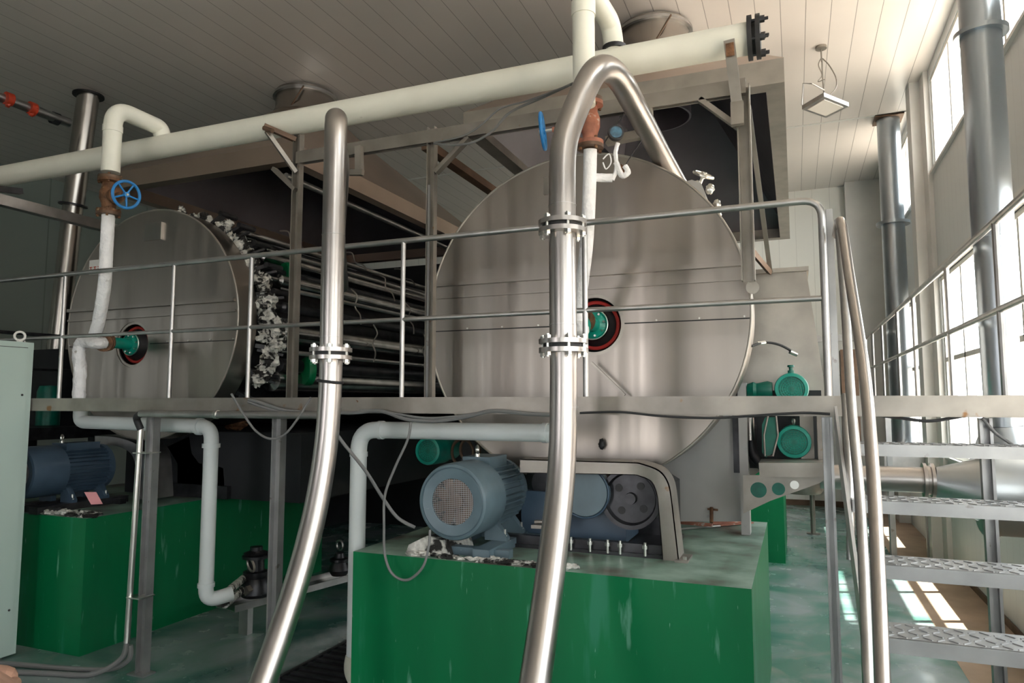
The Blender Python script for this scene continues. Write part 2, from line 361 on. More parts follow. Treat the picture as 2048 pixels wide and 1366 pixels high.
# ============================================================ PLINTHS
b1 = MB().prism([(-2.43, 0), (-.22, 0), (-.22, 1.0), (-2.43, 1.0)], 3.53, 5.5)
solo(b1, 'machine_plinth', 'plinth', 'green painted concrete plinth under the near motor, streaked with white drips', 'plinth')
solo(MB().box(-6.75, -4.96, 3.75, 6.6, 0, 1.0), 'machine_plinth', 'plinth', 'dark green concrete plinth at left under the motor beside the cabinet', 'plinth')
solo(MB().box(-1.3, -.17, 8.9, 10.6, 0, 1.25), 'machine_plinth', 'plinth', 'green block standing far back behind the perforated bracket', 'plinth')

# drain channel
dr = MB()
for k in range(60): dr.box(-3.30, -2.86, 1.0+k*.09, 1.0+k*.09+.035, .004, .016)
dr.box(-3.32, -3.29, 1.0, 6.4, .002, .02).box(-2.87, -2.84, 1.0, 6.4, .002, .02)
gr = solo(dr, 'drain_grating', 'dark', 'long dark slotted drain grating in the floor between the two plinths', 'drain')
sub(MB().box(-3.28, -2.88, 1.0, 6.4, .0015, .004), 'channel', 'black', gr)
# ============================================================ WALKWAY, RAILINGS, STAIR
pf = thing('walkway', 'stainless walkway across the front of both machines, on channel posts', 'walkway', (-2.5, 3.9, 0))
sub(MB().chan((-7.9, 3.62, 1.855), (2.3-.75, 3.62, 1.855), .09, .05, .008, side=Z), 'front_beam', 'frame', pf)
bm_ = MB().box(-7.9, 1.5, 3.60, 3.61, 1.805, ZP)
sub(bm_, 'edge_plate', 'frame', pf)
g = MB()
for k in range(118): g.box(-7.9+k*.08, -7.9+k*.08+.02, 3.66, 4.12, 1.868, 1.892)
g.box(-7.9, 1.5, 3.64, 3.66, 1.86, 1.895).box(-7.9, 1.5, 4.11, 4.13, 1.86, 1.895)
sub(g, 'grating', 'galv', pf)
def post(x, y, ztop, w_=.075):
    m = MB().prism([(x-w_/2, 0), (x-w_/2+.012, 0), (x-w_/2+.012, ztop), (x-w_/2, ztop)], y, y+w_*.8)
    m.box(x+w_/2-.012, x+w_/2, y, y+w_*.8, 0, ztop).box(x-w_/2+.012, x+w_/2-.012, y+.03, y+.042, 0, ztop)
    m.box(x-w_, x+w_, y-.03, y+w_, 0, .012)
    return m
for x, w_ in ((-4.25, .075), (-3.13, .072), (.135, .046), (.775, .05)):
    sub(post(x, 3.66, 1.80, w_), 'post', 'galv', pf)
rs = MB()
for k in range(7): rs.blob((-2.48+random.uniform(0, .07), 3.598, 1.855+random.uniform(-.035, .035)), random.uniform(.012, .026), 1, .12, 1, .5, 9)
sub(rs, 'rust_stain', 'rust', pf)['kind'] = 'stuff'

fr_ = thing('guard_rail', 'long two-bar stainless railing along the front edge of the walkway', 'railing', (-2.5, 3.62, ZP))
ZT, ZM, R_ = 2.845, 2.365, .0175
sub(MB().tube(fillet([(-8.2, 3.62, ZT), (.145, 3.62, ZT), (.145, 3.62, ZP)], .09), R_, 14), 'top_rail', 'tube', fr_)
sub(MB().tube([(-8.2, 3.62, ZM), (.13, 3.62, ZM)], .014, 12), 'mid_rail', 'tube', fr_)
for u in (118, 338, 495, 803, 1172):
    p = at(u, 790, Y=3.62); sub(MB().cyl((p.x, 3.62, ZP), (p.x, 3.62, ZT), .015, 12), 'post', 'tube', fr_)
sub(MB().box(.165, .195, 3.64, 3.68, ZP, 2.8), 'flat_post', 'galv', fr_)

rr = thing('guard_rail', 'two-bar railing running back along the window side of the walkway', 'railing', (1.03, 8, ZP))
sub(MB().tube([(1.03, 2.9, ZT), (1.03, 12.2, ZT)], .02, 12), 'top_rail', 'tube', rr)
sub(MB().tube([(1.03, 2.9, ZM), (1.03, 12.2, ZM)], .018, 12), 'mid_rail', 'tube', rr)
for y in (4.42, 5.75, 7.3, 8.4, 9.8, 11.0, 12.0):
    sub(MB().cyl((1.03, y, ZP-.05), (1.03, y, ZT), .018, 10), 'post', 'tube', rr)
sub(MB().box(.98, 1.06, 3.7, 12.3, 1.83, 1.90), 'kerb_beam', 'frame', rr)
# far closing rail
sub(MB().tube(fillet([(.72, 12.2, 2.84), (1.03, 12.2, 2.84)], .1), .016, 8), 'return_rail', 'tube', rr)
for k in range(4):
    y = 5.2 + k*2.2
    if y > 9: sub(MB().box(1.0, 1.06, y, y+.06, 0, 1.84), 'support_post', 'galv', rr)

st = thing('steel_stair', 'steel stair with chequered treads and tube handrails coming down at right', 'stair', (.6, 3.1, 0))
def stz(y): return 1.9 - (3.6-y)*1.05
for q, (y, z) in enumerate(((3.40, 1.69), (3.2, 1.475), (3.0, 1.265), (2.8, 1.06), (2.6, .86), (2.4, .65), (2.2, .44), (2.0, .23))):
    t_ = sub(MB().box(.2, 1.28, y, y+.2, z-.035, z).box(.2, 1.28, y-.004, y+.006, z-.05, z), 'tread', 'galv', st)
    cp = MB(); n = 26
    for a in range(n):
        for b in range(4):
            x = .24+a*1.0/n; yy = y+.03+b*.045; s_ = .012*(1 if (a+b) % 2 else -1)
            cp.bar((x-.012, yy-s_, z+.001), (x+.012, yy+s_, z+.001), .004, .004)
    sub(cp, 'tread_pattern', 'galv', t_)
sub(MB().bar((.17, 3.62, 1.80), (.24, 1.85, -.0), .012, .15, side=X), 'stringer', 'white', st)
sub(MB().bar((1.30, 3.62, 1.80), (1.30, 1.85, -.0), .012, .15, side=X), 'stringer', 'white', st)
h1 = [at(1682, 445, Y=3.45), at(1700, 560, Y=3.25), at(1728, 740, Y=2.95), at(1745, 930, Y=2.7), at(1758, 1180, Y=2.4), at(1766, 1400, Y=2.2)]
sub(MB().tube(smooth([(h1[0].x-.01, 3.60, 2.66)] + [tuple(p) for p in h1]), .0215, 14), 'handrail', 'pipe', st)
h2 = [at(1677, 440, Y=3.56), at(1690, 610, Y=3.46), at(1702, 800, Y=3.2), at(1722, 1030, Y=2.95), at(1738, 1380, Y=2.55)]
sub(MB().tube(smooth([tuple(p) for p in h2]), .019, 14), 'lower_rail', 'tube', st)
h3 = [at(1690, 790, Y=3.5), at(1700, 960, Y=3.3), at(1702, 1120, Y=3.25)]
sub(MB().tube(smooth([tuple(p) for p in h3]), .017, 12), 'baluster', 'tube', st)

# dark rail of the further platform at far left
lr = thing('guard_rail', 'dark handrail of a further platform beyond the cabinet at left', 'railing', (-8, 5.2, ZP))
p0 = at(0, 632, Y=4.6); p1 = at(122, 650, Y=5.6)
zt = 2.55
sub(MB().tube([(-7.3, 3.0, zt), (-6.98, 5.4, zt)], .018, 10), 'top_rail', 'dark', lr)
sub(MB().tube([(-7.3, 3.0, 2.2), (-6.98, 5.4, 2.2)], .015, 10), 'mid_rail', 'dark', lr)
for y in (3.5, 4.6, 5.4): 
    x = -7.3+(y-3)*.32/2.4; sub(MB().cyl((x, y, 1.6), (x, y, zt), .014, 8), 'post', 'tube', lr)
sub(MB().box(-8.2, -6.9, 3.0, 5.6, 1.5, 1.62), 'deck', 'dark', lr)
sub(MB().box(-7.05, -6.95, 5.3, 5.4, 0, 1.5).box(-8.1, -8.0, 5.3, 5.4, 0, 1.5), 'leg', 'dark', lr)
# ============================================================ DRUM MACHINES
def disc_half(cx, cz, r, zcut, top, hx, hz, hr, y0, y1):   # half of the cover with its share of the hub opening
    N_ = 64; sgn = 1 if top else -1
    a0 = math.asin((zcut-cz)/r); outer = []
    angs = [a0 + (PI-2*a0)*k/N_ for k in range(N_+1)] if top else [a0 - (PI+2*a0)*k/N_ for k in range(N_+1)]
    outer = [(cx+r*math.cos(a), cz+r*math.sin(a)) for a in angs]       # right -> left
    d = zcut-hz; b0 = math.asin(max(-1, min(1, d/hr)))
    M_ = 28
    angs2 = [b0 + (PI-2*b0)*k/M_ for k in range(M_+1)] if top else [b0 - (PI+2*b0)*k/M_ for k in range(M_+1)]
    inner = [(hx+hr*math.cos(a), hz+hr*math.sin(a)) for a in angs2]     # right -> left
    poly = outer + inner[::-1]
    m = MB()
    # quads between inner and outer, resampled
    n = N_
    def samp(L_, t):
        f = t*(len(L_)-1); i = min(int(f), len(L_)-2); g_ = f-i; return (L_[i][0]*(1-g_)+L_[i+1][0]*g_, L_[i][1]*(1-g_)+L_[i+1][1]*g_)
    vs = []; fs = []
    for k in range(n+1):
        o_ = samp(outer, k/n); i_ = samp(inner, k/n)
        vs += [(o_[0], y0, o_[1]), (i_[0], y0, i_[1]), (o_[0], y1, o_[1]), (i_[0], y1, i_[1])]
    for k in range(n):
        a = 4*k; b = a+4
        fs += [(a, a+1, b+1, b), (a+2, b+2, b+3, a+3), (a, b, b+2, a+2), (a+1, a+3, b+3, b+1)]
    fs += [(0, 2, 3, 1), (4*n, 4*n+1, 4*n+3, 4*n+2)]
    return m.add(vs, fs)

def drum(label, cx, cz, r, hx, hz, yf, hr, depth):
    t = thing('drum_dryer', label, 'drum dryer', (cx, yf, 1.0))
    zs = hz+.0
    for top in (1, 0):
        c = sub(disc_half(cx, cz, r, zs+(.004 if top else -.004), top, hx, hz, hr, yf-.012, yf), 'cover_half', 'disc', t)
        if top:
            for dz, h, pr in ((.33, .028, .04), (.24, .02, .022)):
                z = hz+dz; hw = math.sqrt(r*r-(z-cz)**2)-.012
                sub(MB().prism([(cx-hw, z-h/2), (cx+hw, z-h/2), (cx+hw, z+h/2), (cx-hw, z+h/2)], yf-.012-pr, yf-.010), 'stiffener', 'disc', c)
    sub(MB().box(cx-math.sqrt(r*r-(zs-cz)**2)+.01, hx-hr, yf-.008, yf+.01, zs-.006, zs+.006).box(hx+hr, cx+math.sqrt(r*r-(zs-cz)**2)-.01, yf-.008, yf+.01, zs-.006, zs+.006), 'seam', 'black', t)
    sub(MB().ring((cx, yf-.008, cz), Y, r-.004, .009, 96, 8), 'edge_bead', 'rim', t)
    sub(MB().annulus((cx, yf, cz), Y, r-.02, r, depth, 96), 'shell', 'disc', t)
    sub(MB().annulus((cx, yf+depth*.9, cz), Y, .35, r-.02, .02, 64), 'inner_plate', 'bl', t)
    sub(MB().annulus((hx, yf-.006, hz), Y, hr-.022, hr+.004, .012, 48), 'opening_lip', 'rim', t)
    # recessed journal
    sub(MB().lathe([(hr-.038, .13), (hr-.038, .035), (hr-.047, .028), (hr-.060, .035), (hr-.060, .13)], (hx, yf-.01, hz), Y, 48), 'red_ring', 'red', t)
    sub(MB().lathe([(hr-.01, .10), (hr-.015, .07), (hr-.06, .05), (.12, .02), (.105, -.03), (.10, .1)], (hx, yf, hz), Y, 48), 'bearing_housing', 'black', t)
    sub(MB().lathe([(.085, 0), (.10, -.03), (.092, -.042), (.085, -.03), (.05, -.05), (.045, -.20), (.052, -.2), (.052, -.235), (0, -.235)], (hx, yf, hz), Y, 40), 'rotary_joint', 'teal', t)
    sub(MB().ring((hx, yf-.035, hz), Y, .097, .005, 40), 'joint_ring', 'zinc', t)
    for k in range(8):
        a = 2*PI*k/8+.2; sub(MB().hexbolt((hx+.075*math.cos(a), yf-.05, hz+.075*math.sin(a)), Y, .008, .02), 'hub_bolt', 'zinc', t)
    sub(MB().annulus((hx, yf-.25, hz), Y, .03, .07, .022, 24), 'joint_flange', 'rust', t)
    # long drum behind the cover
    sub(MB().lathe([(r*.80, yf+depth+.05-yf), (r*.80, 4.6)], (cx, yf, cz-.1), Y, 72), 'drum', 'dark', t)
    # screws along the seam
    for k in range(-4, 5):
        x = cx+k*r*.24
        if abs(x-hx) > hr: sub(MB().hexbolt((x, yf-.022, zs+.012), Y, .006, .012), 'seam_screw', 'zinc', t)
    return t

D1 = drum('right-hand drum dryer with a complete round stainless cover and grey end frame', -1.32, 2.43, 1.095, -1.20, 2.372, 4.40, .20, .30)
D2 = drum('left-hand drum dryer with stainless cover, grimy wrapped arms and dark side rollers', -5.17, 2.55, 1.0, -5.34, 2.372, 4.40, .20, .20)
# ---- machine 1 extras
fp = [at(u, v, Y=5.0) for u, v in ((1290, 990), (1322, 925), (1400, 870), (1478, 760), (1483, 900), (1493, 1042), (1290, 1042))]
sub(MB().prism([(p.x, p.z) for p in fp], 4.98, 5.04), 'end_frame', 'white', D1)
sub(MB().box(fp[4].x-.01, fp[4].x+.045, 4.93, 5.06, 1.0, 2.0), 'frame_edge', 'white', D1)
sub(MB().prism([(-.36, 1.3), (-.02, 1.55), (.19, 1.55), (.185, 2.05), (.10, 2.80), (-.3, 2.80), (-.36, 2.0)], 5.35, 6.9), 'side_housing', 'rim', D1)
sub(MB().box(-.32, .115, 5.31, 6.9, 2.80, 2.83), 'housing_lip', 'rim', D1)
# motor gallery dark backing and ducts
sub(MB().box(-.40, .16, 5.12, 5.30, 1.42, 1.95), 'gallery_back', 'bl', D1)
sub(MB().box(-.40, -.33, 4.95, 5.1, 1.4, 2.0), 'gallery_side', 'dark', D1)
sub(MB().chan(at(1521, 935, Y=4.75), at(1656, 935, Y=4.75), .35, .085, .01, side=Y), 'motor_shelf', 'frame', D1)
pb = [at(u, v, Y=4.72) for u, v in ((1486, 950), (1656, 952), (1640, 966), (1540, 1002), (1487, 1027))]
br = MB().prism([(p.x, p.z) for p in pb], 4.72, 4.735)
brk = sub(br, 'perforated_bracket', 'frame', D1)
for u, v, r_ in ((1517, 980, 15), (1557, 978, 12), (1589, 970, 8)):
    p = at(u, v, Y=4.715); sub(MB().lathe([(0, 0), (r_/1398*4.5, 0), (r_/1398*4.5, .006), (0, .006)], p, Y, 24), 'hole', 'teald' if r_ > 9 else 'zinc', brk)
sub(MB().tube(fillet([at(1503, 850, Y=5.05), at(1503, 905, Y=5.05), at(1530, 938, Y=5.0)], .06), .035, 14), 'elbow_duct', 'dark', D1)
sub(MB().cyl(at(1500, 835, Y=5.0), at(1501, 880, Y=5.0), .03, 14), 'duct_stub', 'steel', D1)
sub(MB().box(.02, .10, 4.9, 5.0, 1.45, 1.86).box(.12, .16, 4.8, 4.95, 1.42, 1.86), 'upright', 'frame', D1)
# clamp rod tube on the right edge of the cover
sub(MB().cyl(at(1505, 575, Y=4.22), at(1505, 575, Y=4.6), .037, 20), 'rod_end', 'frame', D1)
# small end roller housing on the upper right edge
gx = [at(u, v, Y=4.55) for u, v in ((1362, 388), (1372, 378), (1390, 373), (1408, 380), (1416, 400), (1420, 430), (1436, 470), (1478, 560), (1470, 565), (1430, 500))]
sub(MB().prism([(p.x, p.z) for p in gx], 4.40, 4.55), 'doctor_blade_end', 'white', D1)
hw = MB(); c = at(1407, 350, Y=4.5); ax = V((.45, -.35, .85)).normalized()
hw.ring(c, ax, .062, .011, 28, 8); u_ = ax.orthogonal().normalized(); b_ = ax.cross(u_)
for k in range(3): a = 2*PI*k/3; hw.cyl(c, c+(u_*math.cos(a)+b_*math.sin(a))*.06, .007, 8)
hw.lathe([(.018, -.02), (.018, .02)], c, ax, 14).lathe([(.011, 0), (.011, -.1)], c, ax, 10)
sub(hw, 'adjusting_handwheel', 'zinc', D1)
for u, v, r_ in ((1420, 378, .028), (1434, 408, .024), (1395, 368, .02), (1437, 430, .02), (1488, 545, .018), (1455, 474, .012)):
    sub(MB().blob(at(u, v, Y=4.45), r_, 1, .8, 1.2, .15, 12), 'clamp_knob', 'zinc', D1)
sub(MB().cyl(at(1447, 478, Y=4.5), at(1462, 472, Y=4.5), .008, 8), 'locating_pin', 'rim', D1)
# hose on the right of the cover
sub(MB().tube(smooth([at(1503, 692, Y=4.6), at(1530, 685, Y=4.7), at(1560, 690, Y=4.75), at(1590, 706, Y=4.8)]), .008, 10), 'hose', 'rubber', D1)
sub(MB().cyl(at(1515, 687, Y=4.66), at(1530, 685, Y=4.7), .012, 10).cyl(at(1580, 703, Y=4.78), at(1594, 709, Y=4.8), .015, 10), 'hose_fitting', 'zinc', D1)
# name-plate holders
for D, pts in ((D1, ((1087, 355), (1100, 388))), (D2, ((290, 448), (322, 478)))):
    a, b = at(*pts[0], Y=4.37), at(*pts[1], Y=4.37); sub(MB().box(a.x, b.x, 4.365, 4.39, b.z, a.z), 'plate_bracket', 'steel', D)
sub(MB().bar(at(1183, 725, Y=4.30), at(1250, 790, Y=4.30), .02, .012), 'strut', 'rim', D1)
# lower belly under cover 1: bearing pedestal
sub(MB().prism([(-2.2, 1.0), (-.75, 1.0), (-.75, 1.35), (-1.0, 1.5), (-1.9, 1.5), (-2.2, 1.3)], 4.6, 4.9), 'pedestal', 'dark', D1)
sub(MB().blob(at(1203, 888, Y=4.36), .022, 1, .6, 1.5, .2), 'lifting_lug', 'black', D1)
gp = [at(u, v, Y=4.9) for u, v in ((1255, 343), (1305, 333), (1335, 352), (1335, 400), (1290, 400), (1255, 385))]
sub(MB().prism([(p.x, p.z) for p in gp], 4.88, 5.0), 'green_bracket', 'green', D1)
sub(MB().bar(at(1318, 338, Y=4.8), at(1318, 385, Y=4.8), .035, .03).bar(at(1340, 372, Y=4.8), at(1342, 400, Y=4.8), .035, .03), 'pipe_support', 'rim', D1)
gm = [at(u, v, Y=4.62) for u, v in ((1188, 362), (1188, 320), (1197, 306), (1215, 303), (1232, 322), (1236, 345), (1234, 362))]
sub(MB().prism([(p.x, p.z) for p in gm], 4.55, 4.9), 'upper_casing', 'dark', D1)
# ---- machine 2 rollers, arms, packings
C2 = V((-5.17, 4.7, 2.50))
ROLL = [(62, .03, 1.05, 'tube'), (54, .05, 1.0, 'dark'), (48, .022, 1.14, 'tube'), (41, .06, 1.02, 'roll'), (36, .018, 1.18, 'tube'), (30, .035, 1.05, 'dark'), (24, .055, 1.08, 'roll'), (17, .02, 1.17, 'tube'),
        (11, .045, 1.05, 'dark'), (-2, .085, 1.06, 'roll'), (-10, .02, 1.16, 'tube'), (-17, .06, 1.05, 'dark'), (-25, .10, 1.03, 'roll'), (-35, .02, 1.12, 'tube')]
for ad, rr_, R, m_ in ROLL:
    a = math.radians(ad); x = C2.x+R*math.cos(a); z = C2.z+R*math.sin(a)
    sub(MB().lathe([(rr_*.4, 0), (rr_*.4, .1), (rr_, .12), (rr_, 4.5), (rr_*.4, 4.52)], (x, 4.75, z), Y, 22), 'roller', m_, D2)
# rag-packed arms round the edge
for q, (u, v, s_) in enumerate(((362, 428, .05), (385, 436, .045), (412, 440, .065), (440, 458, .06), (462, 480, .07), (485, 496, .085), (500, 530, .075), (515, 560, .075), (530, 575, .07), (540, 600, .06),
        (520, 610, .07), (535, 638, .085), (552, 655, .07), (530, 672, .065), (552, 690, .06), (535, 715, .075), (525, 740, .07), (515, 760, .06))):
    p = at(u, v, Y=4.66)
    aa = MB().blob(p, s_*.95, random.uniform(.7, 1.2), .9, random.uniform(.8, 1.35), .4, 11)
    aa.blob(p+V((random.uniform(-.05, .05), .05, random.uniform(-.05, .05))), s_*.6, 1, 1, 1.2, .45, 9)
    w_ = sub(aa, 'rag_packing', 'rag', D2)
for q in range(9):
    a = math.radians(66-q*13); d_ = V((math.cos(a), 0, math.sin(a))); c_ = V((-5.17, 4.66, 2.55))
    p0 = c_+d_*.96; p1 = c_+d_*1.10+V((0, .1, 0)); 
    sub(MB().bar(p0, p1, .05, .035, side=Y).cyl(p1-Y*.05, p1+Y*.14, .025, 12).bar(p0+V((.02, 0, -.04)), p1+V((.05, .03, -.05)), .02, .02, side=Y), 'pressure_arm', 'dark', D2)
for q in range(12):
    a = math.radians(52-(q % 4)*17); y = 5.3+q*.26; c_ = V((-5.17, y, 2.50))
    sub(MB().tube(smooth([c_+V((math.cos(a+t), 0, math.sin(a+t)))*(1.2+.03*math.sin(t*30)) for t in (.12, .04, -.04, -.12, -.2)], 4), .008, 6), 'hanging_hook', 'frame', D2)
for y, u in ((5.25, 566), (5.35, 608)):
    p = at(u, 552 if u < 600 else 742, Y=y-.2)
    sub(MB().lathe([(0, 0), (.12, 0), (.13, .02), (.13, .06), (0, .06)], p, (0.5, 1, 0), 36), 'roller_pulley', 'green', D2)
# near-black panels and boxes added for the shade under and behind machine 2
sub(MB().box(-6.7, -2.75, 9.45, 9.6, 0, 4.0), 'rear_shade_panel', 'bl', D2)
sub(MB().box(-6.7, -6.62, 6.6, 9.45, 0, 4.0), 'left_shade_panel', 'bl', D2)
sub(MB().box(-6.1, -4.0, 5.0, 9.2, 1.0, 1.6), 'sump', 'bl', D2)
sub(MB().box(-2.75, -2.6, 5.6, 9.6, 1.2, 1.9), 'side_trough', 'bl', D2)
# ============================================================ HOODS
def hood(label, x0, x1, y0, y1, z, cx, cy, zt, rt, rb):
    t = thing('exhaust_hood', label, 'exhaust hood', ((x0+x1)/2, (y0+y1)/2, z))
    h = .17
    n = 64
    def rect(k, q=0):
        a = 2*PI*k/n - 3*PI/4; c_, s_ = math.cos(a), math.sin(a); m_ = max(abs(c_), abs(s_)); return ((x0+x1)/2 + (x1-x0-2*q)/2*c_/m_, (y0+y1)/2 + (y1-y0-2*q)/2*s_/m_)
    def circ(k, r_): a = 2*PI*k/n - 3*PI/4; return (cx+r_*math.cos(a), cy+r_*math.sin(a))
    for nm, m_, q, off in (('canopy', 'hood', 0, 0), ('shade_lining', 'hoodin', .05, -.03)):  # inner sheet added to carry the hood's painted inside shade
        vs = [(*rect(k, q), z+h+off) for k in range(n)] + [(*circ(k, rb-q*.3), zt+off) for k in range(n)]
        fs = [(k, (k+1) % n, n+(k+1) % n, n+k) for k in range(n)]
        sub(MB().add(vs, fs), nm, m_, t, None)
    rm = MB(); w_ = .05
    rm.box(x0, x1, y0, y0+w_, z, z+h).box(x0, x1, y1-w_, y1, z, z+h).box(x0, x0+w_, y0+w_, y1-w_, z, z+h).box(x1-w_, x1, y0+w_, y1-w_, z, z+h)
    rm.box(x0+w_, x1-w_, y0+w_, y0+.12, z, z+.012).box(x1-.12, x1-w_, y0+.12, y1-.12, z, z+.012).box(x0+w_, x0+.12, y0+.12, y1-.12, z, z+.012).box(x0+w_, x1-w_, y1-.12, y1-w_, z, z+.012)
    sub(rm, 'rim', 'rim' if x0 > -3 else 'hood', t)
    fl = sub(MB().lathe([(rb, zt-.05), (rb, zt+.0), (rt, zt+.10), (rt, ZC-.02)], (cx, cy, 0), Z, 56), 'flue', 'steel', t)
    sub(MB().annulus((cx, cy, ZC-.09), Z, rt-.01, rt+.035, .03, 56), 'flue_collar', 'tube', fl)
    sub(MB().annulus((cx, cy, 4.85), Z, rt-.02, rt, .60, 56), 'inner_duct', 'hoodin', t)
    sub(MB().cyl((cx+.10, cy-rt-.02, ZC-.33), (cx+.24, cy-rt*.92, ZC-.08), .010, 8), 'stay_rod', 'brown', fl)
    return t
H1 = hood('stainless extraction hood with open underside above the right-hand drum', -2.38, 0.0, 4.85, 9.7, 4.0, -1.28, 7.2, 5.5, .37, .42)
H2 = hood('brownish stainless extraction hood above the left-hand drum', -6.45, -4.05, 4.85, 9.0, 4.0, -5.75, 7.1, 5.5, .37, .42)
# inner cross tubes of hood 2
sub(MB().cyl((-4.25, 5.0, 3.93), (-4.25, 9.0, 3.93), .03, 12), 'inner_tube', 'tube', H2)
# ============================================================ HOOD FRAME
hf = thing('hood_frame', 'steel section frame of posts, long beam and braces carrying the two hoods', 'frame', (-1.8, 4.15, ZP))
YH = 4.15
ZB = 3.72
sub(MB().chan((-3.42, YH, 3.70), (-.21, YH, 3.70), .05, .09, .008, side=Y), 'long_beam', 'frame', hf)
def P4(u, v, y=YH): return at(u, v, Y=y)
for u0, v0, u1, v1, w_ in ((597, 268, 584, 792, .065), (866, 255, 858, 790, .06), (1486, 172, 1497, 562, .075)):
    a, b = P4(u0, v0), P4(u1, v1); x_ = (a.x+b.x)/2
    m_ = MB().chan((x_, YH, b.z if u0 > 1000 else 1.9), (x_, YH, a.z), w_, w_*.8, .008, side=X); sub(m_, 'post', 'frame', hf)
x_ = P4(866, 300).x
sub(MB().box(x_-.015, x_-.0, YH-.04, YH-.03, 1.9, 3.35), 'cable_strip', 'galv', hf)
sub(MB().bar(P4(1300, 205), P4(1301, 262), .045, .03, side=Y), 'hanger', 'rim', hf)
sub(MB().bar(P4(1213, 283, 4.1), P4(1308, 264, 4.1), .05, .05, side=Y), 'pipe_bracket', 'frame', hf)
for a, b, w_ in (((1400, 200), (1478, 256), .05), ((938, 275), (872, 345), .05), ((548, 338), (592, 380), .05)):
    sub(MB().bar(P4(*a), P4(*b), w_, .03, side=Y), 'brace', 'frame', hf)
sub(MB().bar(P4(1497, 215, 4.2), at(1540, 540, Y=5.2), .05, .03, side=Y), 'brace', 'rim', hf)
sub(MB().bar(at(1502, 500, Y=4.6), at(1540, 545, Y=5.2), .03, .03, side=Y), 'brace', 'brown', hf)
# main pipe brackets
bl = thing('pipe_bracket', 'rust-stained triangular bracket holding the cream pipe above the left hood post', 'bracket', tuple(P4(595, 300)))
sub(MB().bar(at(528, 252, Y=3.98), at(592, 280, Y=4.14), .04, .035), 'arm', 'brown', bl)
sub(MB().bar(at(533, 262, Y=3.98), at(592, 345, Y=4.14), .035, .03), 'stay', 'frame', bl)
sub(MB().cyl(at(528, 256, Y=3.96), at(545, 262, Y=3.96), .018, 10), 'pad', 'brown', bl)
b3 = thing('pipe_bracket', 'flat stained strap holding the cream pipe at its flanged right end', 'bracket', tuple(P4(1480, 250)))
sub(MB().bar(at(1458, 80, Y=4.0), at(1474, 210, Y=4.08), .06, .018, side=X), 'strap', 'frame', b3)
sub(MB().bar(at(1459, 86, Y=3.985), at(1461, 112, Y=3.99), .045, .006, side=X), 'rust_patch', 'rust', b3)
sub(MB().bar(at(1474, 205, Y=4.08), at(1475, 250, Y=4.08), .07, .04, side=X), 'clamp_plate', 'frame', b3)
b4 = thing('pipe_bracket', 'small pale L-shaped bracket clamped beside the plain vertical steel pipe', 'bracket', tuple(at(717, 300, Y=4.1)))
sub(MB().chan(at(718, 293, Y=4.1), at(719, 343, Y=4.1), .05, .04, side=X), 'upright', 'rim', b4)
sub(MB().bar(at(686, 345, Y=4.0), at(726, 345, Y=4.0), .03, .04), 'foot', 'rim', b4)
# brown beams crossing between the hoods
for q, (a, b) in enumerate((((945, 275), (1050, 355)), ((885, 332), (1000, 430)))):
    p = at(*a, Z=3.9 if q == 0 else 3.95)
    x_ = -2.30 if q == 0 else -2.72
solo(MB().bar((-2.74, 4.9, 3.97), (-2.74, 9.0, 3.97), .09, .07), 'cable_tray', 'brown', 'dark brown beam running back between the two hoods', 'beam')
# ============================================================ PIPES
def flange(parent, c, ax, r, R, t=.022, gap=.02, nb=6, m='pipe', ph=.3):
    c = V(c); ax = V(ax).normalized(); u = ax.orthogonal().normalized(); b = ax.cross(u)
    f = None
    for s_ in (-1, 1):
        z0 = gap/2 if s_ > 0 else -gap/2-t
        f = sub(MB().annulus(c+ax*z0, ax, r, R, t, 36), 'flange', m, parent)
    sub(MB().annulus(c-ax*gap/2, ax, r*.9, R*.82, gap, 30), 'gasket', 'rubber', parent)
    for k in range(nb):
        a = 2*PI*k/nb+ph; p = c+(u*math.cos(a)+b*math.sin(a))*(R*.86)
        bt = MB().lathe([(.008, -.055), (.008, .055)], p, ax, 8).lathe([(.016, gap/2+t), (.016, gap/2+t+.016)], p, ax, 6).lathe([(.016, -gap/2-t-.016), (.016, -gap/2-t)], p, ax, 6)
        sub(bt, 'bolt', 'zinc', f)

YW = 4.12; zw = (at(0, 356, Y=YW).z + at(1490, 74, Y=YW).z)/2
wp = thing('steam_header_pipe', 'long cream pipe crossing the whole hall high up, blind flanged at right', 'pipe', (-3.5, YW, zw))
sub(MB().tube([(-9.5, YW, zw), (-.19, YW, zw)], .092, 32), 'pipe', 'pvc', wp)
ef = MB().annulus((-.19, YW, zw), X, .02, .125, .025, 36).annulus((-.145, YW, zw), X, .0, .125, .025, 36)
e_ = sub(ef, 'blind_flange', 'rubber', wp)
sub(MB().annulus((-.165, YW, zw), X, .01, .09, .02, 30), 'gasket', 'black', wp)
for k in range(6):
    a = 2*PI*k/6+.5; p = V((-.16, YW+.105*math.cos(a), zw+.105*math.sin(a)))
    sub(MB().lathe([(.009, -.03), (.009, .085)], p, X, 8).lathe([(.02, .04), (.02, .065)], p, X, 6), 'bolt', 'dark', e_)

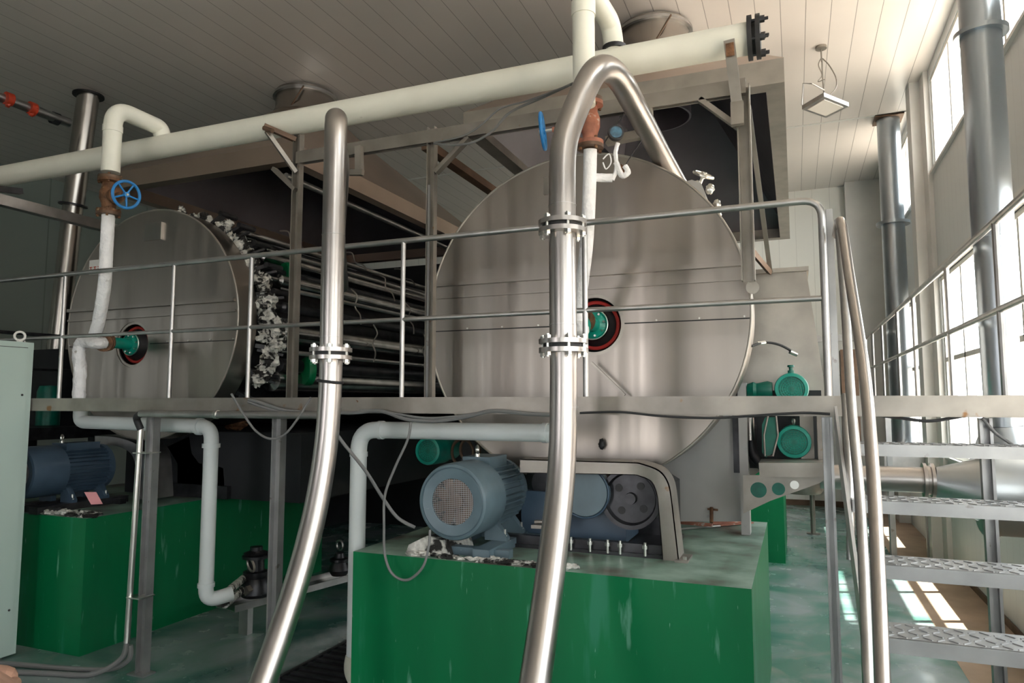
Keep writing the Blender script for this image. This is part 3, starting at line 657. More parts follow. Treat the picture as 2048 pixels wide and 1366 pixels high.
def valve(parent_label, c, ax_w, wheel_d, wheel_r, m_body, m_wheel, h, r, Rf):
    t = thing('gate_valve', parent_label, 'valve', tuple(c)); c = V(c); ax_w = V(ax_w).normalized()
    sub(MB().lathe([(Rf, -h/2), (Rf, -h/2+.022), (r, -h/2+.03), (r*1.0, -h*.25), (r*1.35, -h*.08), (r*1.35, h*.12), (r, h*.28), (r, h/2-.03), (Rf, h/2-.022), (Rf, h/2)], c, Z, 28), 'valve_body', m_body, t)
    for z_ in (h/2, -h/2-.02): sub(MB().annulus(c+Z*z_, Z, r*.6, Rf, .02, 28), 'mating_flange', 'brown', t)
    for s_ in (-1, 1):
        for k in range(4):
            a = PI/4+k*PI/2; p = c+V((math.cos(a)*Rf*.85, math.sin(a)*Rf*.85, s_*h/2))
            sub(MB().lathe([(.009, -.035), (.009, .035)], p, Z, 8), 'bolt', 'rust', t)
    sub(MB().lathe([(r*1.0, 0), (r*.95, wheel_d*.35), (r*1.2, wheel_d*.36), (r*1.2, wheel_d*.46), (r*.5, wheel_d*.5), (r*.35, wheel_d*.8)], c, ax_w, 24), 'bonnet', m_body, t)
    sub(MB().cyl(c, c+ax_w*(wheel_d*1.08), .009, 10), 'stem', 'zinc', t)
    wc = c+ax_w*wheel_d; u = ax_w.orthogonal().normalized(); b = ax_w.cross(u)
    wh = MB().ring(wc, ax_w, wheel_r, .011, 40, 8)
    for k in range(5):
        a = 2*PI*k/5+.3; wh.cyl(wc, wc+(u*math.cos(a)+b*math.sin(a))*wheel_r, .007, 8)
    wh.lathe([(.02, -.015), (.02, .015)], wc, ax_w, 14)
    sub(wh, 'handwheel', m_wheel, t)
    return t
# left drop: over the header and down
YD = 3.68
a0 = at(221, 345, Y=YD); top = at(236, 213, Y=YD)
xd = a0.x
ld = thing('drop_pipe', 'cream swan-neck drop pipe at left rising over the header to the rusty valve', 'pipe', (xd, YD, a0.z))
zl = top.z
sub(MB().tube(fillet([(xd, YD, a0.z), (xd, YD, zl), (at(322, 262, Y=YW).x, YW, zl), (at(326, 262, Y=YW).x, YW, zw+.05)], .15, 10), .066, 28), 'pipe', 'pvc', ld)
sub(MB().tube([(xd, YD, zl-.20), (xd, YD, zl-.15)], .071, 28), 'socket_joint', 'pvc', ld)
vc = at(221, 392, Y=YD)
valve('rusty brown gate valve with a bright blue handwheel above the left drum', (xd, YD, vc.z), (at(267, 388, Y=3.6)-V((xd, YD, vc.z))), .26, .098, 'rust', 'blue', .26, .05, .085)
zv = vc.z-.15
lw = thing('wrapped_steam_pipe', 'white tape-wrapped pipe from the rusty valve down to the left drum hub', 'pipe', (xd, YD, 2.3))
pts = [(xd, YD, zv), tuple(at(213, 500, Y=YD)), tuple(at(209, 570, Y=YD+.02)), tuple(at(198, 640, Y=YD+.1)), tuple(at(190, 668, Y=YD+.14))]
sub(MB().tube(smooth(pts, 8), .046, 20, wob=.03), 'wrapped_run', 'wrap', lw)
j = at(207, 686, Y=4.0)
sub(MB().tube(smooth([tuple(j), tuple(at(190, 686, Y=3.92)), tuple(at(165, 684, Y=3.9)), tuple(at(158, 705, Y=3.9)), tuple(at(160, 745, Y=3.9)), tuple(at(158, 795, Y=3.9)), tuple(at(158, 815, Y=3.9))], 7), .047, 20, wob=.09), 'wrapped_bend', 'wrap', lw)
rj = thing('hub_coupling', 'teal and rust coupling pipe between the wrapped bend and left drum hub', 'coupling', tuple(at(235, 688, Y=4.1)))
hub = V((-5.34, 4.18, 2.372))
sub(MB().cyl(j, hub, .042, 20), 'pipe', 'teal', rj)
d_ = (hub-j).normalized(); sub(MB().lathe([(.07, 0), (.07, .025), (.05, .03), (.05, .06), (.07, .065), (.07, .09)], j, d_, 20), 'flange', 'rust', rj)
# grey-white run under the walkway at left
zr = at(300, 846, Y=3.9).z; x0_ = at(160, 840, Y=3.9).x; x1_ = at(424, 850, Y=3.9).x; zb = at(424, 1205, Y=3.9).z
pv = thing('condensate_pipe', 'grey-white plastic pipe running under the walkway at left and down to the trap', 'pipe', (x0_, 3.9, zb))
sub(MB().tube(fillet([(x0_, 3.9, zr+.12), (x0_, 3.9, zr), (x1_, 3.9, zr-.02), (x1_, 3.9, zb), (x1_+.10, 4.05, zb+.03)], .10, 8), .051, 26), 'pipe', 'pvcg', pv)
sub(MB().tube([(x1_-.13, 3.9, zr-.02), (x1_-.10, 3.9, zr-.02)], .062, 26), 'socket_joint', 'pvcg', pv)
sub(MB().tube([(x1_, 3.9, zr-.17), (x1_, 3.9, zr-.14)], .062, 26), 'socket_joint', 'pvcg', pv)
sub(MB().tube([(x1_, 3.9, zb+.10), (x1_, 3.9, zb+.13)], .058, 26), 'socket_joint', 'pvcg', pv)
# right drop
t1 = at(1168, 150, Y=3.62); xr = t1.x
rd = thing('drop_pipe', 'cream vertical drop pipe at right, doubling back into the header beside the near loop', 'pipe', (xr, 3.62, t1.z))
zt_ = at(1168, -12, Y=3.62).z+.08
sub(MB().tube(fillet([(xr, 3.62, at(1175, 210, Y=3.62).z), (xr, 3.62, zt_), (at(1222, 40, Y=YW).x, YW, zt_), (at(1229, 92, Y=YW).x, YW, zw+.06)], .13, 9), .062, 28), 'pipe', 'pvc', rd)
sub(MB().tube([(xr, 3.62, at(1168, 22, Y=3.62).z-.03), (xr, 3.62, at(1168, 5, Y=3.62).z)], .068, 28), 'socket_joint', 'pvc', rd)
sub(MB().annulus((at(1229, 92, Y=YW).x, YW, zw+.080), Z, .05, .075, .025, 24), 'collar', 'dark', rd)
vcr = at(1180, 248, Y=3.72)
valve('red-brown gate valve with edge-on blue handwheel behind the steel pipe loop', vcr, at(1083, 263, Y=3.66)-vcr, .27, .10, 'rustred', 'blue', .25, .042, .075)
rw = thing('wrapped_steam_pipe', 'white wrapped pipe behind the near steel pipe, dropping to the right drum hub', 'pipe', (vcr.x, 3.72, 2.5))
sub(MB().tube(smooth([(vcr.x, 3.72, vcr.z-.15), tuple(at(1178, 400, Y=3.75)), tuple(at(1172, 500, Y=3.8)), tuple(at(1160, 600, Y=3.95)), tuple(at(1158, 650, Y=4.0))], 8), .038, 20, wob=.02), 'wrapped_run', 'wrap', rw)
sub(MB().tube(smooth([tuple(at(1160, 640, Y=3.98)), tuple(at(1158, 655, Y=4.0)), tuple(at(1166, 660, Y=4.12))], 6), .044, 18, wob=.03), 'wrapped_bend', 'wrap', rw)
sub(MB().tube(smooth([tuple(at(1182, 355, Y=3.75)), tuple(at(1225, 356, Y=3.78))], 6), .024, 14, wob=.06).tube(smooth([at(1225, 360, Y=3.78), at(1233, 335, Y=3.78), at(1231, 305, Y=3.78), at(1236, 286, Y=3.78)], 6), .012, 10, wob=.1).tube(smooth([at(1232, 325, Y=3.78), at(1243, 350, Y=3.78), at(1256, 345, Y=3.78), at(1250, 332, Y=3.78)], 6), .016, 10, wob=.1), 'wrapped_branch', 'wrap', rw)
sub(MB().tube(smooth([at(1206, 318, Y=3.76), at(1218, 308, Y=3.76), at(1222, 325, Y=3.76), at(1212, 338, Y=3.76), at(1206, 325, Y=3.76)], 5), .004, 6), 'loose_tape', 'wrap', rw)
gc = at(1230, 270, Y=3.78)
ga = thing('pressure_gauge', 'round dark-rimmed gauge with blue face on the wrapped branch', 'gauge', tuple(gc))
sub(MB().lathe([(0, 0), (.04, 0), (.044, .01), (.044, .035), (0, .035)], gc, (.45, -1, .1), 28), 'case', 'rubber', ga)
sub(MB().lathe([(0, .034), (.034, .034), (.034, .037), (0, .037)], gc, (.45, -1, .1), 28), 'dial', 'blued', ga)
sub(MB().blob(at(1243, 340, Y=3.8), .028, .7, .7, 1.1, .2), 'cock', 'rust', rw)
hbr = V((-1.20, 4.18, 2.372))
rj2 = thing('hub_coupling', 'teal coupling at the right drum hub, half hidden by the steel pipe', 'coupling', tuple(hbr-Y*.05))
sub(MB().cyl(tuple(at(1166, 662, Y=4.10)), hbr, .042, 20), 'pipe', 'teal', rj2)

# big bright steel pipes in front of the railing
def steel_pipe(label, path, r, fl, welds, extra=None):
    t = thing('steel_duct_pipe', label, 'pipe', tuple(path[0]))
    sub(MB().tube(path, r, 40), 'pipe', 'pipe', t)
    for c in fl: flange(t, c, Z, r, r+.052)
    for c in welds: sub(MB().annulus(V(c), Z, r-.001, r+.0025, .004, 36), 'weld_ring', 'tube', t)
    return t
YP = 3.20
xa = (at(1126, 600, Y=YP).x + at(1127, 800, Y=YP).x)/2
r1 = .066
za = at(1210, 135, Y=YP).z
lp = smooth([(xa+.04, 2.25, .02), (xa+.03, 2.50, .35), (xa+.01, 2.80, .80), (xa, 3.03, 1.20), (xa, 3.16, 1.55), (xa, YP, 1.9), (xa, YP, 2.4), (xa, YP, 2.85), (xa+.01, YP, 3.12), (xa+.055, YP+.03, 3.30)] +
            [tuple(at(1185, 150, Y=YP+.08)), tuple(at(1212, 137, Y=YP+.18)), tuple(at(1240, 160, Y=YP+.33)), tuple(at(1262, 198, Y=YP+.55)), tuple(at(1290, 250, Y=YP+.85)), tuple(at(1330, 325, Y=YP+1.3)), tuple(at(1385, 422, Y=YP+1.8))], 10)
z1 = at(1126, 455, Y=YP).z; z2 = at(1126, 692, Y=YP).z
def zz(u, v): return at(u, v, Y=YP).z
P1 = steel_pipe('large shiny steel pipe looping over into the right-hand drum, two bolted flanges', lp, r1, [(xa, YP, z1), (xa, YP, z2)], [(xa, YP, zz(1126, 412)), (xa, YP, zz(1126, 650)), (xa, YP, zz(1126, 815))])
xb = (at(664, 600, Y=3.15).x + at(660, 780, Y=3.15).x)/2; YQ = 3.15
dirb = V((-.60, .80, 0))
zt2 = at(667, 222, Y=YQ).z
lp2 = smooth([(xb+.02, 2.30, .02), (xb+.01, 2.5, .30), (xb, 2.78, .72), (xb, 2.98, 1.12), (xb, 3.10, 1.5), (xb, YQ, 1.9), (xb, YQ, 2.5), (xb, YQ, 3.0), (xb, YQ, zt2-.16), (xb-.02, YQ+.03, zt2-.05), (xb-.09, YQ+.12, zt2-.0), (xb-.21, YQ+.28, zt2-.02), (xb-.42, YQ+.62, zt2-.10), (xb-1.0, YQ+1.4, zt2-.30), (xb-1.35, YQ+1.95, zt2-.62)], 10)
z3 = at(660, 708, Y=YQ).z
P2 = steel_pipe('plain vertical steel pipe with one bolted flange left of centre', lp2, .062, [(xb, YQ, z3)], [(xb, YQ, at(660, 472, Y=YQ).z), (xb, YQ, at(660, 675, Y=YQ).z), (xb, YQ, at(660, 815, Y=YQ).z)])
sub(MB().ring((xb, YQ, at(660, 763, Y=YQ).z), (.12, 0, 1), .066, .008, 30), 'cable_tie', 'rubber', P2)

# PVC run at the right-hand plinth
YV = 3.80
x2 = at(716, 980, Y=YV).x; z4 = at(760, 860, Y=YV).z; x3 = at(1096, 862, Y=YV).x
pv2 = thing('condensate_pipe', 'grey-white plastic pipe elbowing down beside the near green plinth', 'pipe', (x2, YV, .2))
sub(MB().tube(fillet([(x2, YV, .25), (x2, YV, z4), (x3+.06, YV, z4)], .13, 10), .052, 28), 'pipe', 'pvcg', pv2)
sub(MB().tube([(x2, YV, z4-.17), (x2, YV, z4-.14)], .057, 26), 'socket_joint', 'pvcg', pv2)
sub(MB().tube([(x2+.15, YV, z4), (x2+.18, YV, z4)], .058, 26), 'socket_joint', 'pvcg', pv2)
sub(MB().tube([(x3-.03, YV, z4), (x3, YV, z4)], .058, 26), 'socket_joint', 'pvcg', pv2)
sub(MB().tube(smooth([(x2, YV, .30), (x2-.0, YV-.01, .22), (x2+.06, YV-.02, .14)]), .058, 26), 'foot_bend', 'cream', pv2)

# wiring conduit and cables along the walkway
zc = at(450, 829, Y=3.56).z; xc0 = at(281, 828, Y=3.56).x; xc1 = at(640, 832, Y=3.56).x
cn = thing('conduit', 'grey wiring conduit clipped below the walkway edge at left', 'conduit', (xc0, 3.56, zc))
sub(MB().tube([(xc0, 3.56, zc), (xc1, 3.56, zc)], .024, 14), 'pipe', 'tube', cn)
sub(MB().tube([(at(430, 829, Y=3.56).x, 3.56, zc), (at(436, 829, Y=3.56).x, 3.56, zc)], .029, 14), 'coupler', 'zinc', cn)
cz = thing('conduit', 'shiny vertical conduit strapped to the leftmost walkway post', 'conduit', (xc0-.02, 3.6, .1))
pc = [at(277, 850, Y=3.6), at(268, 1200, Y=3.6), at(264, 1288, Y=3.6)]; xq = pc[0].x
sub(MB().tube([(xq, 3.62, at(277, 858, Y=3.6).z), (xq-.04, 3.62, at(264, 1290, Y=3.6).z)], .02, 14), 'pipe', 'zinc', cz)
sub(MB().tube(smooth([(xc0+.01, 3.56, zc), (xq-.01, 3.59, zc-.03), (xq, 3.62, zc-.11)], 5), .024, 12), 'flexible_elbow', 'rubber', cz)
for v_ in (906, 1198): 
    z_ = at(277, v_, Y=3.6).z; sub(MB().box(xq-.035, xq+.09, 3.592, 3.72, z_-.004, z_+.004), 'strap', 'zinc', cz)
fc = solo(MB().tube(smooth([(xq-.04, 3.62, .24), (xq-.06, 3.6, .12), (xq-.2, 3.5, .03), (xq-.5, 3.42, .02), (xq-.9, 3.30, .02), (xq-1.5, 3.1, .02)]), .018, 10), 'floor_cable', 'cable', 'pair of grey cables curving over the floor to the cabinet, front one', 'cable')
solo(MB().tube(smooth([(xq-.03, 3.64, .20), (xq-.04, 3.64, .10), (xq-.18, 3.60, .03), (xq-.5, 3.52, .02), (xq-.9, 3.44, .02), (xq-1.5, 3.3, .02)]), .018, 10), 'floor_cable', 'cable', 'pair of grey cables curving over the floor to the cabinet, rear one nearer the plinth', 'cable')
def cable(label, pts, r, m='cable', Yd=3.56, name='cable'):
    return solo(MB().tube(smooth([tuple(at(u, v, Y=(q[0] if q else Yd))) for u, v, *q in pts], 8), r, 8), name, m, label, 'cable')
cable('grey cable bundle sagging under the walkway edge at centre', [(640, 822), (700, 826), (760, 822), (812, 838), (870, 842), (930, 834), (985, 822), (1060, 828), (1110, 830)], .011)
cable('thinner cable sagging just above the bundle at centre', [(720, 820), (780, 826), (850, 836), (920, 832), (975, 822)], .007)
cable('upper cable coming out of the conduit end at left', [(497, 800, 3.57), (520, 805, 3.57), (560, 818, 3.57), (600, 824, 3.57), (640, 826)], .010)
cable('lower cable coming out of the conduit end at left', [(497, 804, 3.57), (530, 815, 3.57), (580, 828, 3.57), (640, 830)], .010)
cable('dark cable hanging in a deep U in front of the second post', [(463, 788, 3.55), (485, 825, 3.54), (510, 860, 3.54), (537, 877, 3.53), (565, 872, 3.54), (590, 845, 3.54), (622, 795, 3.55)], .0075)
cable('black cable dropping from the plain steel pipe to the motor base', [(640, 815, 3.32), (682, 880, 3.4), (730, 940, 3.45), (765, 995, 3.5), (795, 1035, 3.55), (830, 1055, 3.6)], .010)
cable('grey cable tied at its neck and looping down over the green plinth', [(822, 845, 3.5), (815, 880, 3.46), (790, 935, 3.45), (770, 990, 3.45), (768, 1050, 3.45), (770, 1110, 3.45), (785, 1148, 3.45), (815, 1160, 3.45), (845, 1135, 3.45), (857, 1095, 3.47), (860, 1060, 3.50)], .0075)
cable('thin dark cable sagging under the right part of the walkway', [(1160, 826), (1240, 824), (1320, 832), (1420, 836), (1500, 832), (1600, 826), (1660, 828)], .006, 'rubber')
cable('dark cable under the walkway edge behind the stair', [(1735, 828, 3.62), (1800, 836, 3.62), (1860, 842, 3.62), (1930, 832, 3.62), (1990, 828, 3.62), (2060, 830, 3.62)], .007, 'rubber')
cable('grey cable slanting down from the walkway in front of the fan duct', [(1965, 836, 3.64), (1990, 865, 3.66), (2018, 885, 3.7), (2040, 900, 3.74)], .007)
cable('grey-brown cable draped from the header to the hood post', [(1150, 165, 3.85), (1085, 195, 4.0), (1020, 225, 4.06), (985, 262, 4.06), (945, 285, 4.06), (905, 290, 4.06), (868, 287, 4.08)], .008, 'cable')
cable('second thin cable draped above the first toward the hood post', [(1140, 170, 3.85), (1060, 200, 4.0), (1000, 218, 4.06), (960, 252, 4.06), (925, 272, 4.06), (870, 285, 4.08)], .006, 'cable')
cable('thin pull cord running up to the hood from the near valve', [(1204, 293, 3.85), (1222, 265, 3.95), (1247, 228, 4.08)], .004, 'rubber')
cable('thin cord behind the wrapped branch', [(1250, 332, 3.9), (1265, 308, 4.0), (1282, 283, 4.05)], .0035, 'rubber')
# ============================================================ MOTORS AND DRIVES
def motor(label, c, r, L1, L2, body, base, right=True, full=True):
    """fan end at c facing the walkway, shaft running back along y"""
    c = V(c); t = thing('electric_motor', label, 'motor', (c.x, c.y+.3, 1.0))
    fc = sub(MB().lathe([(r*.60, .0), (r*.86, -.008), (r*.89, -.003), (r*.90, -.010), (r*.965, -.004), (r, .02), (r, L1), (r*.96, L1), (r*.96, .03), (r*.60, .02)], c, Y, 64, closed=True), 'fan_cowl', body, t)
    g = MB(); n = 12; rg = r*.615; wd = .0011
    for k in range(-n, n+1):
        o_ = k*rg/n*.98; h_ = math.sqrt(max(0, rg*rg-o_*o_))
        if h_ > .01:
            g.bar(c+V((o_, .004, -h_)), c+V((o_, .004, h_)), wd*2, wd*2, side=X); g.bar(c+V((-h_, .006, o_)), c+V((h_, .006, o_)), wd*2, wd*2, side=Z)
    sub(g, 'grille', 'tube', fc)
    f = MB().lathe([(0, .04), (r*.2, .04), (r*.22, .08), (r*.5, .09), (r*.5, .1), (0, .1)], c, Y, 30)
    for k in range(9):
        a = 2*PI*k/9; d = V((math.cos(a), 0, math.sin(a))); f.bar(c+d*r*.18+Y*.06, c+d*r*.78+Y*.06, .003, .06, side=Y)
    sub(f, 'fan', 'brown', t)
    rb = r*.82; bd = MB().lathe([(rb*.5, L1*.6), (rb*.9, L1*.7), (rb, L1), (rb, L2), (rb*.9, L2+.03), (rb*.45, L2+.06)], c, Y, 48)
    nf = 34
    for k in range(nf):
        a = 2*PI*k/nf; d = V((math.cos(a), 0, math.sin(a)))
        if d.z > .80: continue
        # horizontal fins standing off the frame
        h_ = r*.16; bd.bar(c+d*(rb+h_/2)+Y*L1, c+d*(rb+h_/2)+Y*(L2-.02), .005, h_, side=d.cross(Y))
    sub(bd, 'finned_body', body, t)
    sub(MB().lathe([(rb*1.14, L2-.02), (rb*1.14, L2+.02), (rb*.8, L2+.05), (rb*.4, L2+.06)], c, Y, 40), 'end_bell', body, t)
    tb = MB().box(c.x-.09, c.x+.09, c.y+L1+.04, c.y+L2-.06, c.z+rb*.9, c.z+r*1.06); sub(tb, 'terminal_box', 'motord' if not full else body, t)
    ec = c+Y*(L1+.06)+Z*(r*1.06); e = MB().ring(ec+Z*.042, X*.8+Y*.6, .024, .007, 24, 8).lathe([(.016, 0), (.016, .02)], ec, Z, 12); sub(e, 'eye_bolt', 'zinc', t)
    for sx in (-1, 1):
        for yy in (L1+.03, L2-.08):
            sub(MB().prism([(c.x+sx*rb*.55, c.z-rb*.6), (c.x+sx*r*.95, 1.075), (c.x+sx*r*.95, 1.055), (c.x+sx*r*.3, 1.055), (c.x+sx*r*.3, c.z-rb*.8)], c.y+yy, c.y+yy+.05), 'foot', body, t)
    for sx in (-1, 1): sub(MB().box(c.x+sx*r*.75-.05, c.x+sx*r*.75+.05, c.y+.03, c.y+L2+.15, 1.0, 1.055), 'slide_rail', base, t)
    for y_ in (.10, L2): sub(MB().box(c.x-r*1.3, c.x+r*1.4, c.y+y_, c.y+y_+.06, 1.0, 1.045), 'cross_member', base, t)
    for sx in (-1, 1):
        for yy in (L1+.05, L2-.05):
            p = V((c.x+sx*r*.86, c.y+yy, 1.07)); sub(MB().lathe([(.016, 0), (.016, .015), (.008, .015), (.008, .05)], p, Z, 6), 'holding_bolt', 'zinc', t)
    return t
M1 = motor('large blue-grey motor with round wire-mesh fan cover on the near green plinth', at(905, 1004, Y=3.58), .216, .27, .64, 'motor', 'motor')
M2 = motor('dark blue finned motor on the far-left green plinth beside the cabinet', (-5.68, 3.70, 1.315), .205, .28, .68, 'motord', 'dark')
# cement lumps and scraps under the motors
def scrap(label, pts, m, cat='debris', name='cement_lump', z=1.0):
    mb = MB()
    for x, y, r_ in pts: mb.blob((x, y, z+r_*.28), r_, 1.5, 1.2, .5, .35, 9)
    return solo(mb, name, m, label, cat)
solo(MB().prism([(-2.12, 1.0), (-2.10, 1.05), (-1.98, 1.11), (-1.88, 1.09), (-1.85, 1.0)], 3.60, 3.95), 'grout_pad', 'rag', 'crusty grey grout pad at the left of the near motor base', 'grout')
gp2 = MB()
for k in range(26): gp2.blob((-2.05+k*.037, 3.58+random.uniform(-.02, .03), 1.008), random.uniform(.015, .035), 1.6, 1, .5, .4, 8)
solo(gp2, 'grout_crumbs', 'rag', 'crumbly white grout edge along the front of the near motor base', 'grout')['kind'] = 'stuff'
gp3 = MB()
for k in range(26): gp3.blob((-5.50+k*.02, 3.80+random.uniform(-.03, .12), 1.01), random.uniform(.02, .045), 1.6, 1, .5, .4, 8)
solo(gp3, 'grout_crumbs', 'rag', 'crumbly grout around the base of the dark blue motor', 'grout')['kind'] = 'stuff'
pk = [at(u, v, Y=3.70) for u, v in ((168, 984), (192, 984), (205, 1008), (182, 1009))]; solo(MB().add(pk+[p+Y*.003 for p in pk], [(0, 1, 2, 3), (7, 6, 5, 4), (0, 4, 5, 1), (1, 5, 6, 2), (2, 6, 7, 3), (3, 7, 4, 0)]), 'card', 'pink', 'small pink card lying on the dark motor base', 'card')

# near belt drive with its arched guard
gd = thing('belt_guard', 'grey channel arch guarding the belt drive on the near plinth', 'guard', (-1.1, 4.05, 1.0))
YG0, YG1 = 3.98, 4.14
out = [at(u, v, Y=YG0) for u, v in ((1040, 918), (1278, 925), (1318, 940), (1337, 965), (1344, 1000), (1358, 1102))]
inn = [at(u, v, Y=YG0) for u, v in ((1040, 946), (1270, 950), (1300, 962), (1312, 985), (1316, 1010), (1325, 1102))]
def rnd(pp):
    pp = [(p.x, p.z) for p in pp]; return pp
oz = 1.0
po = [(out[0].x, out[0].z)] + [(p.x, p.z) for p in smooth([out[1], out[2], out[3], out[4]], 5)] + [(out[5].x, 1.0)]
pi_ = [(inn[0].x, inn[0].z)] + [(p.x, p.z) for p in smooth([inn[1], inn[2], inn[3], inn[4]], 5)] + [(inn[5].x, 1.0)]
def strip(L1, L2, y0, y1):
    m = MB(); n = len(L1); vs = []; fs = []
    for a, b in zip(L1, L2): vs += [(a[0], y0, a[1]), (b[0], y0, b[1]), (a[0], y1, a[1]), (b[0], y1, b[1])]
    for k in range(n-1):
        a = 4*k; b = a+4; fs += [(a, a+1, b+1, b), (a+2, b+2, b+3, a+3), (a, b, b+2, a+2), (a+1, a+3, b+3, b+1)]
    fs += [(0, 2, 3, 1), (4*n-4, 4*n-3, 4*n-1, 4*n-2)]; return m.add(vs, fs)
sub(strip(po, pi_, YG0, YG0+.006), 'face_web', 'frame', gd)
po2 = [(x-.006, z-.006) for x, z in po]
sub(strip(po, po2, YG0, YG1+.03), 'outer_flange', 'frame', gd)
sub(strip([(x+.004, z+.004) for x, z in pi_], pi_, YG0, YG0+.05), 'inner_lip', 'rim', gd)
sub(MB().box(po[-1][0]-.02, po[-1][0]+.05, YG0-.03, YG1, 1.0, 1.012), 'foot_plate', 'frame', gd)
sub(MB().hexbolt((po[-1][0]+.03, YG0+.0, 1.012), Z, .012, .015), 'bolt', 'zinc', gd)
def pulley(label, c, R, m='dark', belt=None):
    t = thing('belt_pulley', label, 'pulley', tuple(c))
    sub(MB().lathe([(R*.80, .03), (R*.86, 0), (R, 0), (R, .012), (R*.93, .03), (R, .048), (R, .09), (R*.80, .09)], c, Y, 56, closed=True), 'rim', m, t)
    sub(MB().lathe([(0, .0), (R*.18, .0), (R*.2, .03), (R*.82, .035), (R*.82, .05), (0, .05)], c, Y, 40), 'web', m, t)
    for k in range(4):
        a = PI/2*k+.9; sub(MB().lathe([(0, 0), (R*.13, 0), (R*.13, .004), (0, .004)], V(c)+V((math.cos(a)*R*.52, .030, math.sin(a)*R*.52)), Y, 16), 'web_hole', 'black', t)
    return t
cp = at(1260, 998, Y=4.12)
pulley('large dark belt pulley under the right shoulder of the arch guard', tuple(cp), .178)
c2 = at(1168, 985, Y=4.10)
gb = thing('gearbox', 'blue-grey gearbox plate half hidden behind the near steel pipe', 'gearbox', (c2.x, 4.1, 1.05))
sub(MB().prism([(c2.x-.45, 1.05), (cp.x-.05, 1.03), (cp.x-.05, 1.30), (c2.x-.45, 1.31)], 4.22, 4.58), 'casing', 'motord', gb)
sub(MB().lathe([(0, .0), (.14, .0), (.15, .015), (.15, .09), (0, .09)], c2, Y, 48), 'round_cover', 'motor', gb)
sub(MB().ring(c2, Y, .15, .006, 48), 'cover_rim', 'motord', gb)
c5 = at(1095, 965, Y=4.3); sub(MB().lathe([(0, -.05), (.09, -.05), (.15, 0), (.16, .1)], c5, Y, 40), 'input_housing', 'dark', gb)
bt = thing('bed_plate', 'dark steel bed plate with upright bolts behind the near motor', 'bed plate', (-1.1, 4.0, 1.0))
sub(MB().box(-1.75, -.70, 4.0, 4.7, 1.0, 1.02).box(-1.72, -.72, 4.02, 4.07, 1.02, 1.07), 'plate', 'dark', bt)
for u in (1142, 1180, 1215, 1240, 1290):
    p = at(u, 1068, Y=4.0); sub(MB().lathe([(.009, 0), (.009, .04), (.018, .04), (.018, .058), (.009, .058), (.009, .075)], (p.x, 4.0, 1.01), Z, 8), 'bolt', 'zinc', bt)
sub(MB().bar(at(1065, 1052, Y=4.0), at(1135, 1055, Y=4.0), .05, .02).cyl(at(1070, 1044, Y=4.0), at(1125, 1043, Y=4.0), .012, 10).blob(at(1108, 1040, Y=3.95), .022, 1, 1, 1, .1), 'tension_bar', 'frame', bt)
# rusty bars on the plinth
def top(u, v, z=1.0): return at(u, v, Z=z)
rb_ = solo(MB().bar(top(1352, 1044, 1.03), top(1425, 1050, 1.03), .03, .02), 'scrap_bar', 'rustred', 'rust-orange flat bar lying by the end frame foot', 'scrap metal')
solo(MB().angle(top(1425, 1052, 1.0)+Z*.005, top(1498, 1046, 1.0)+Z*.005, .05, .05, .008), 'scrap_angle', 'rustred', 'rusty angle iron at the back right corner of the near plinth', 'scrap metal')
solo(MB().cyl(at(1423, 1015, Y=4.95), at(1423, 1045, Y=4.9), .012, 8).bar(at(1415, 1018, Y=4.95), at(1436, 1020, Y=4.95), .012, .012), 'anchor_bolt', 'rust', 'black upright anchor bolt by the pale end frame', 'bolt')
solo(MB().cyl(top(1340, 1060, 1.01), top(1440, 1052, 1.01), .008, 8), 'scrap_rod', 'tube', 'thin grey rod lying on the plinth behind the arch foot', 'scrap metal')

# small green motors at right
def small_motor(label, c, r, L_, knob=True):
    c = V(c); t = thing('small_motor', label, 'motor', tuple(c-Z*r))
    sub(MB().lathe([(r*.74, .012), (r*.78, -.004), (r*.96, -.002), (r, .015), (r, L_), (r*.7, L_)], c, Y, 44), 'fan_cowl', 'teal', t)
    sub(MB().lathe([(0, .0), (r*.76, .008), (r*.76, .012), (0, .012)], c, Y, 40), 'grille', 'teald', t)
    g = MB()
    for q in range(1, 6): g.ring(c+Y*.004, Y, r*.13*q, .0022, 36, 6)
    for k in range(8): a = PI*k/8; d = V((math.cos(a), 0, math.sin(a))); g.cyl(c-d*r*.74+Y*.003, c+d*r*.74+Y*.003, .0018, 6)
    sub(g, 'grille_bars', 'teal', t)
    sub(MB().lathe([(r*.86, L_), (r*.86, L_+.16), (r*.4, L_+.2)], c, Y, 30), 'body', 'teal', t)
    if knob: sub(MB().lathe([(.02, 0), (.02, .02), (.012, .02), (.012, .04), (.022, .042), (.02, .055)], c+Z*r*.98+Y*.05, Z, 14), 'vent_plug', 'teald', t)
    return t
sA = small_motor('upper green motor just above the walkway edge beyond the right drum', at(1583, 778, Y=4.9), .105, .14)
sub(MB().lathe([(.0, -.0), (.05, 0), (.06, .03), (.045, .1), (.055, .12), (.04, .16)], at(1545, 780, Y=4.97), -X, 24), 'gear_head', 'teald', sA)
sub(MB().lathe([(.03, 0), (.04, .02), (.028, .05), (.035, .08), (.0, .1)], at(1522, 778, Y=4.97), -X, 18), 'wrapped_union', 'rag', sA)
sB = small_motor('lower green motor on the shelf under the walkway', at(1588, 884, Y=4.85), .105, .14, False)
sub(MB().ring(at(1587, 843, Y=4.9)+Z*.0, V((1, .5, 0)), .016, .005, 18), 'eye_bolt', 'zinc', sB)
cv = MB()
o_ = [at(u, v, Y=4.78) for u, v in ((1530, 835), (1550, 835), (1556, 870), (1548, 905), (1532, 915), (1524, 905), (1524, 850))]
cv.prism([(p.x, p.z) for p in o_], 4.78, 4.9); sub(cv, 'coupling_guard', 'teald', sB)
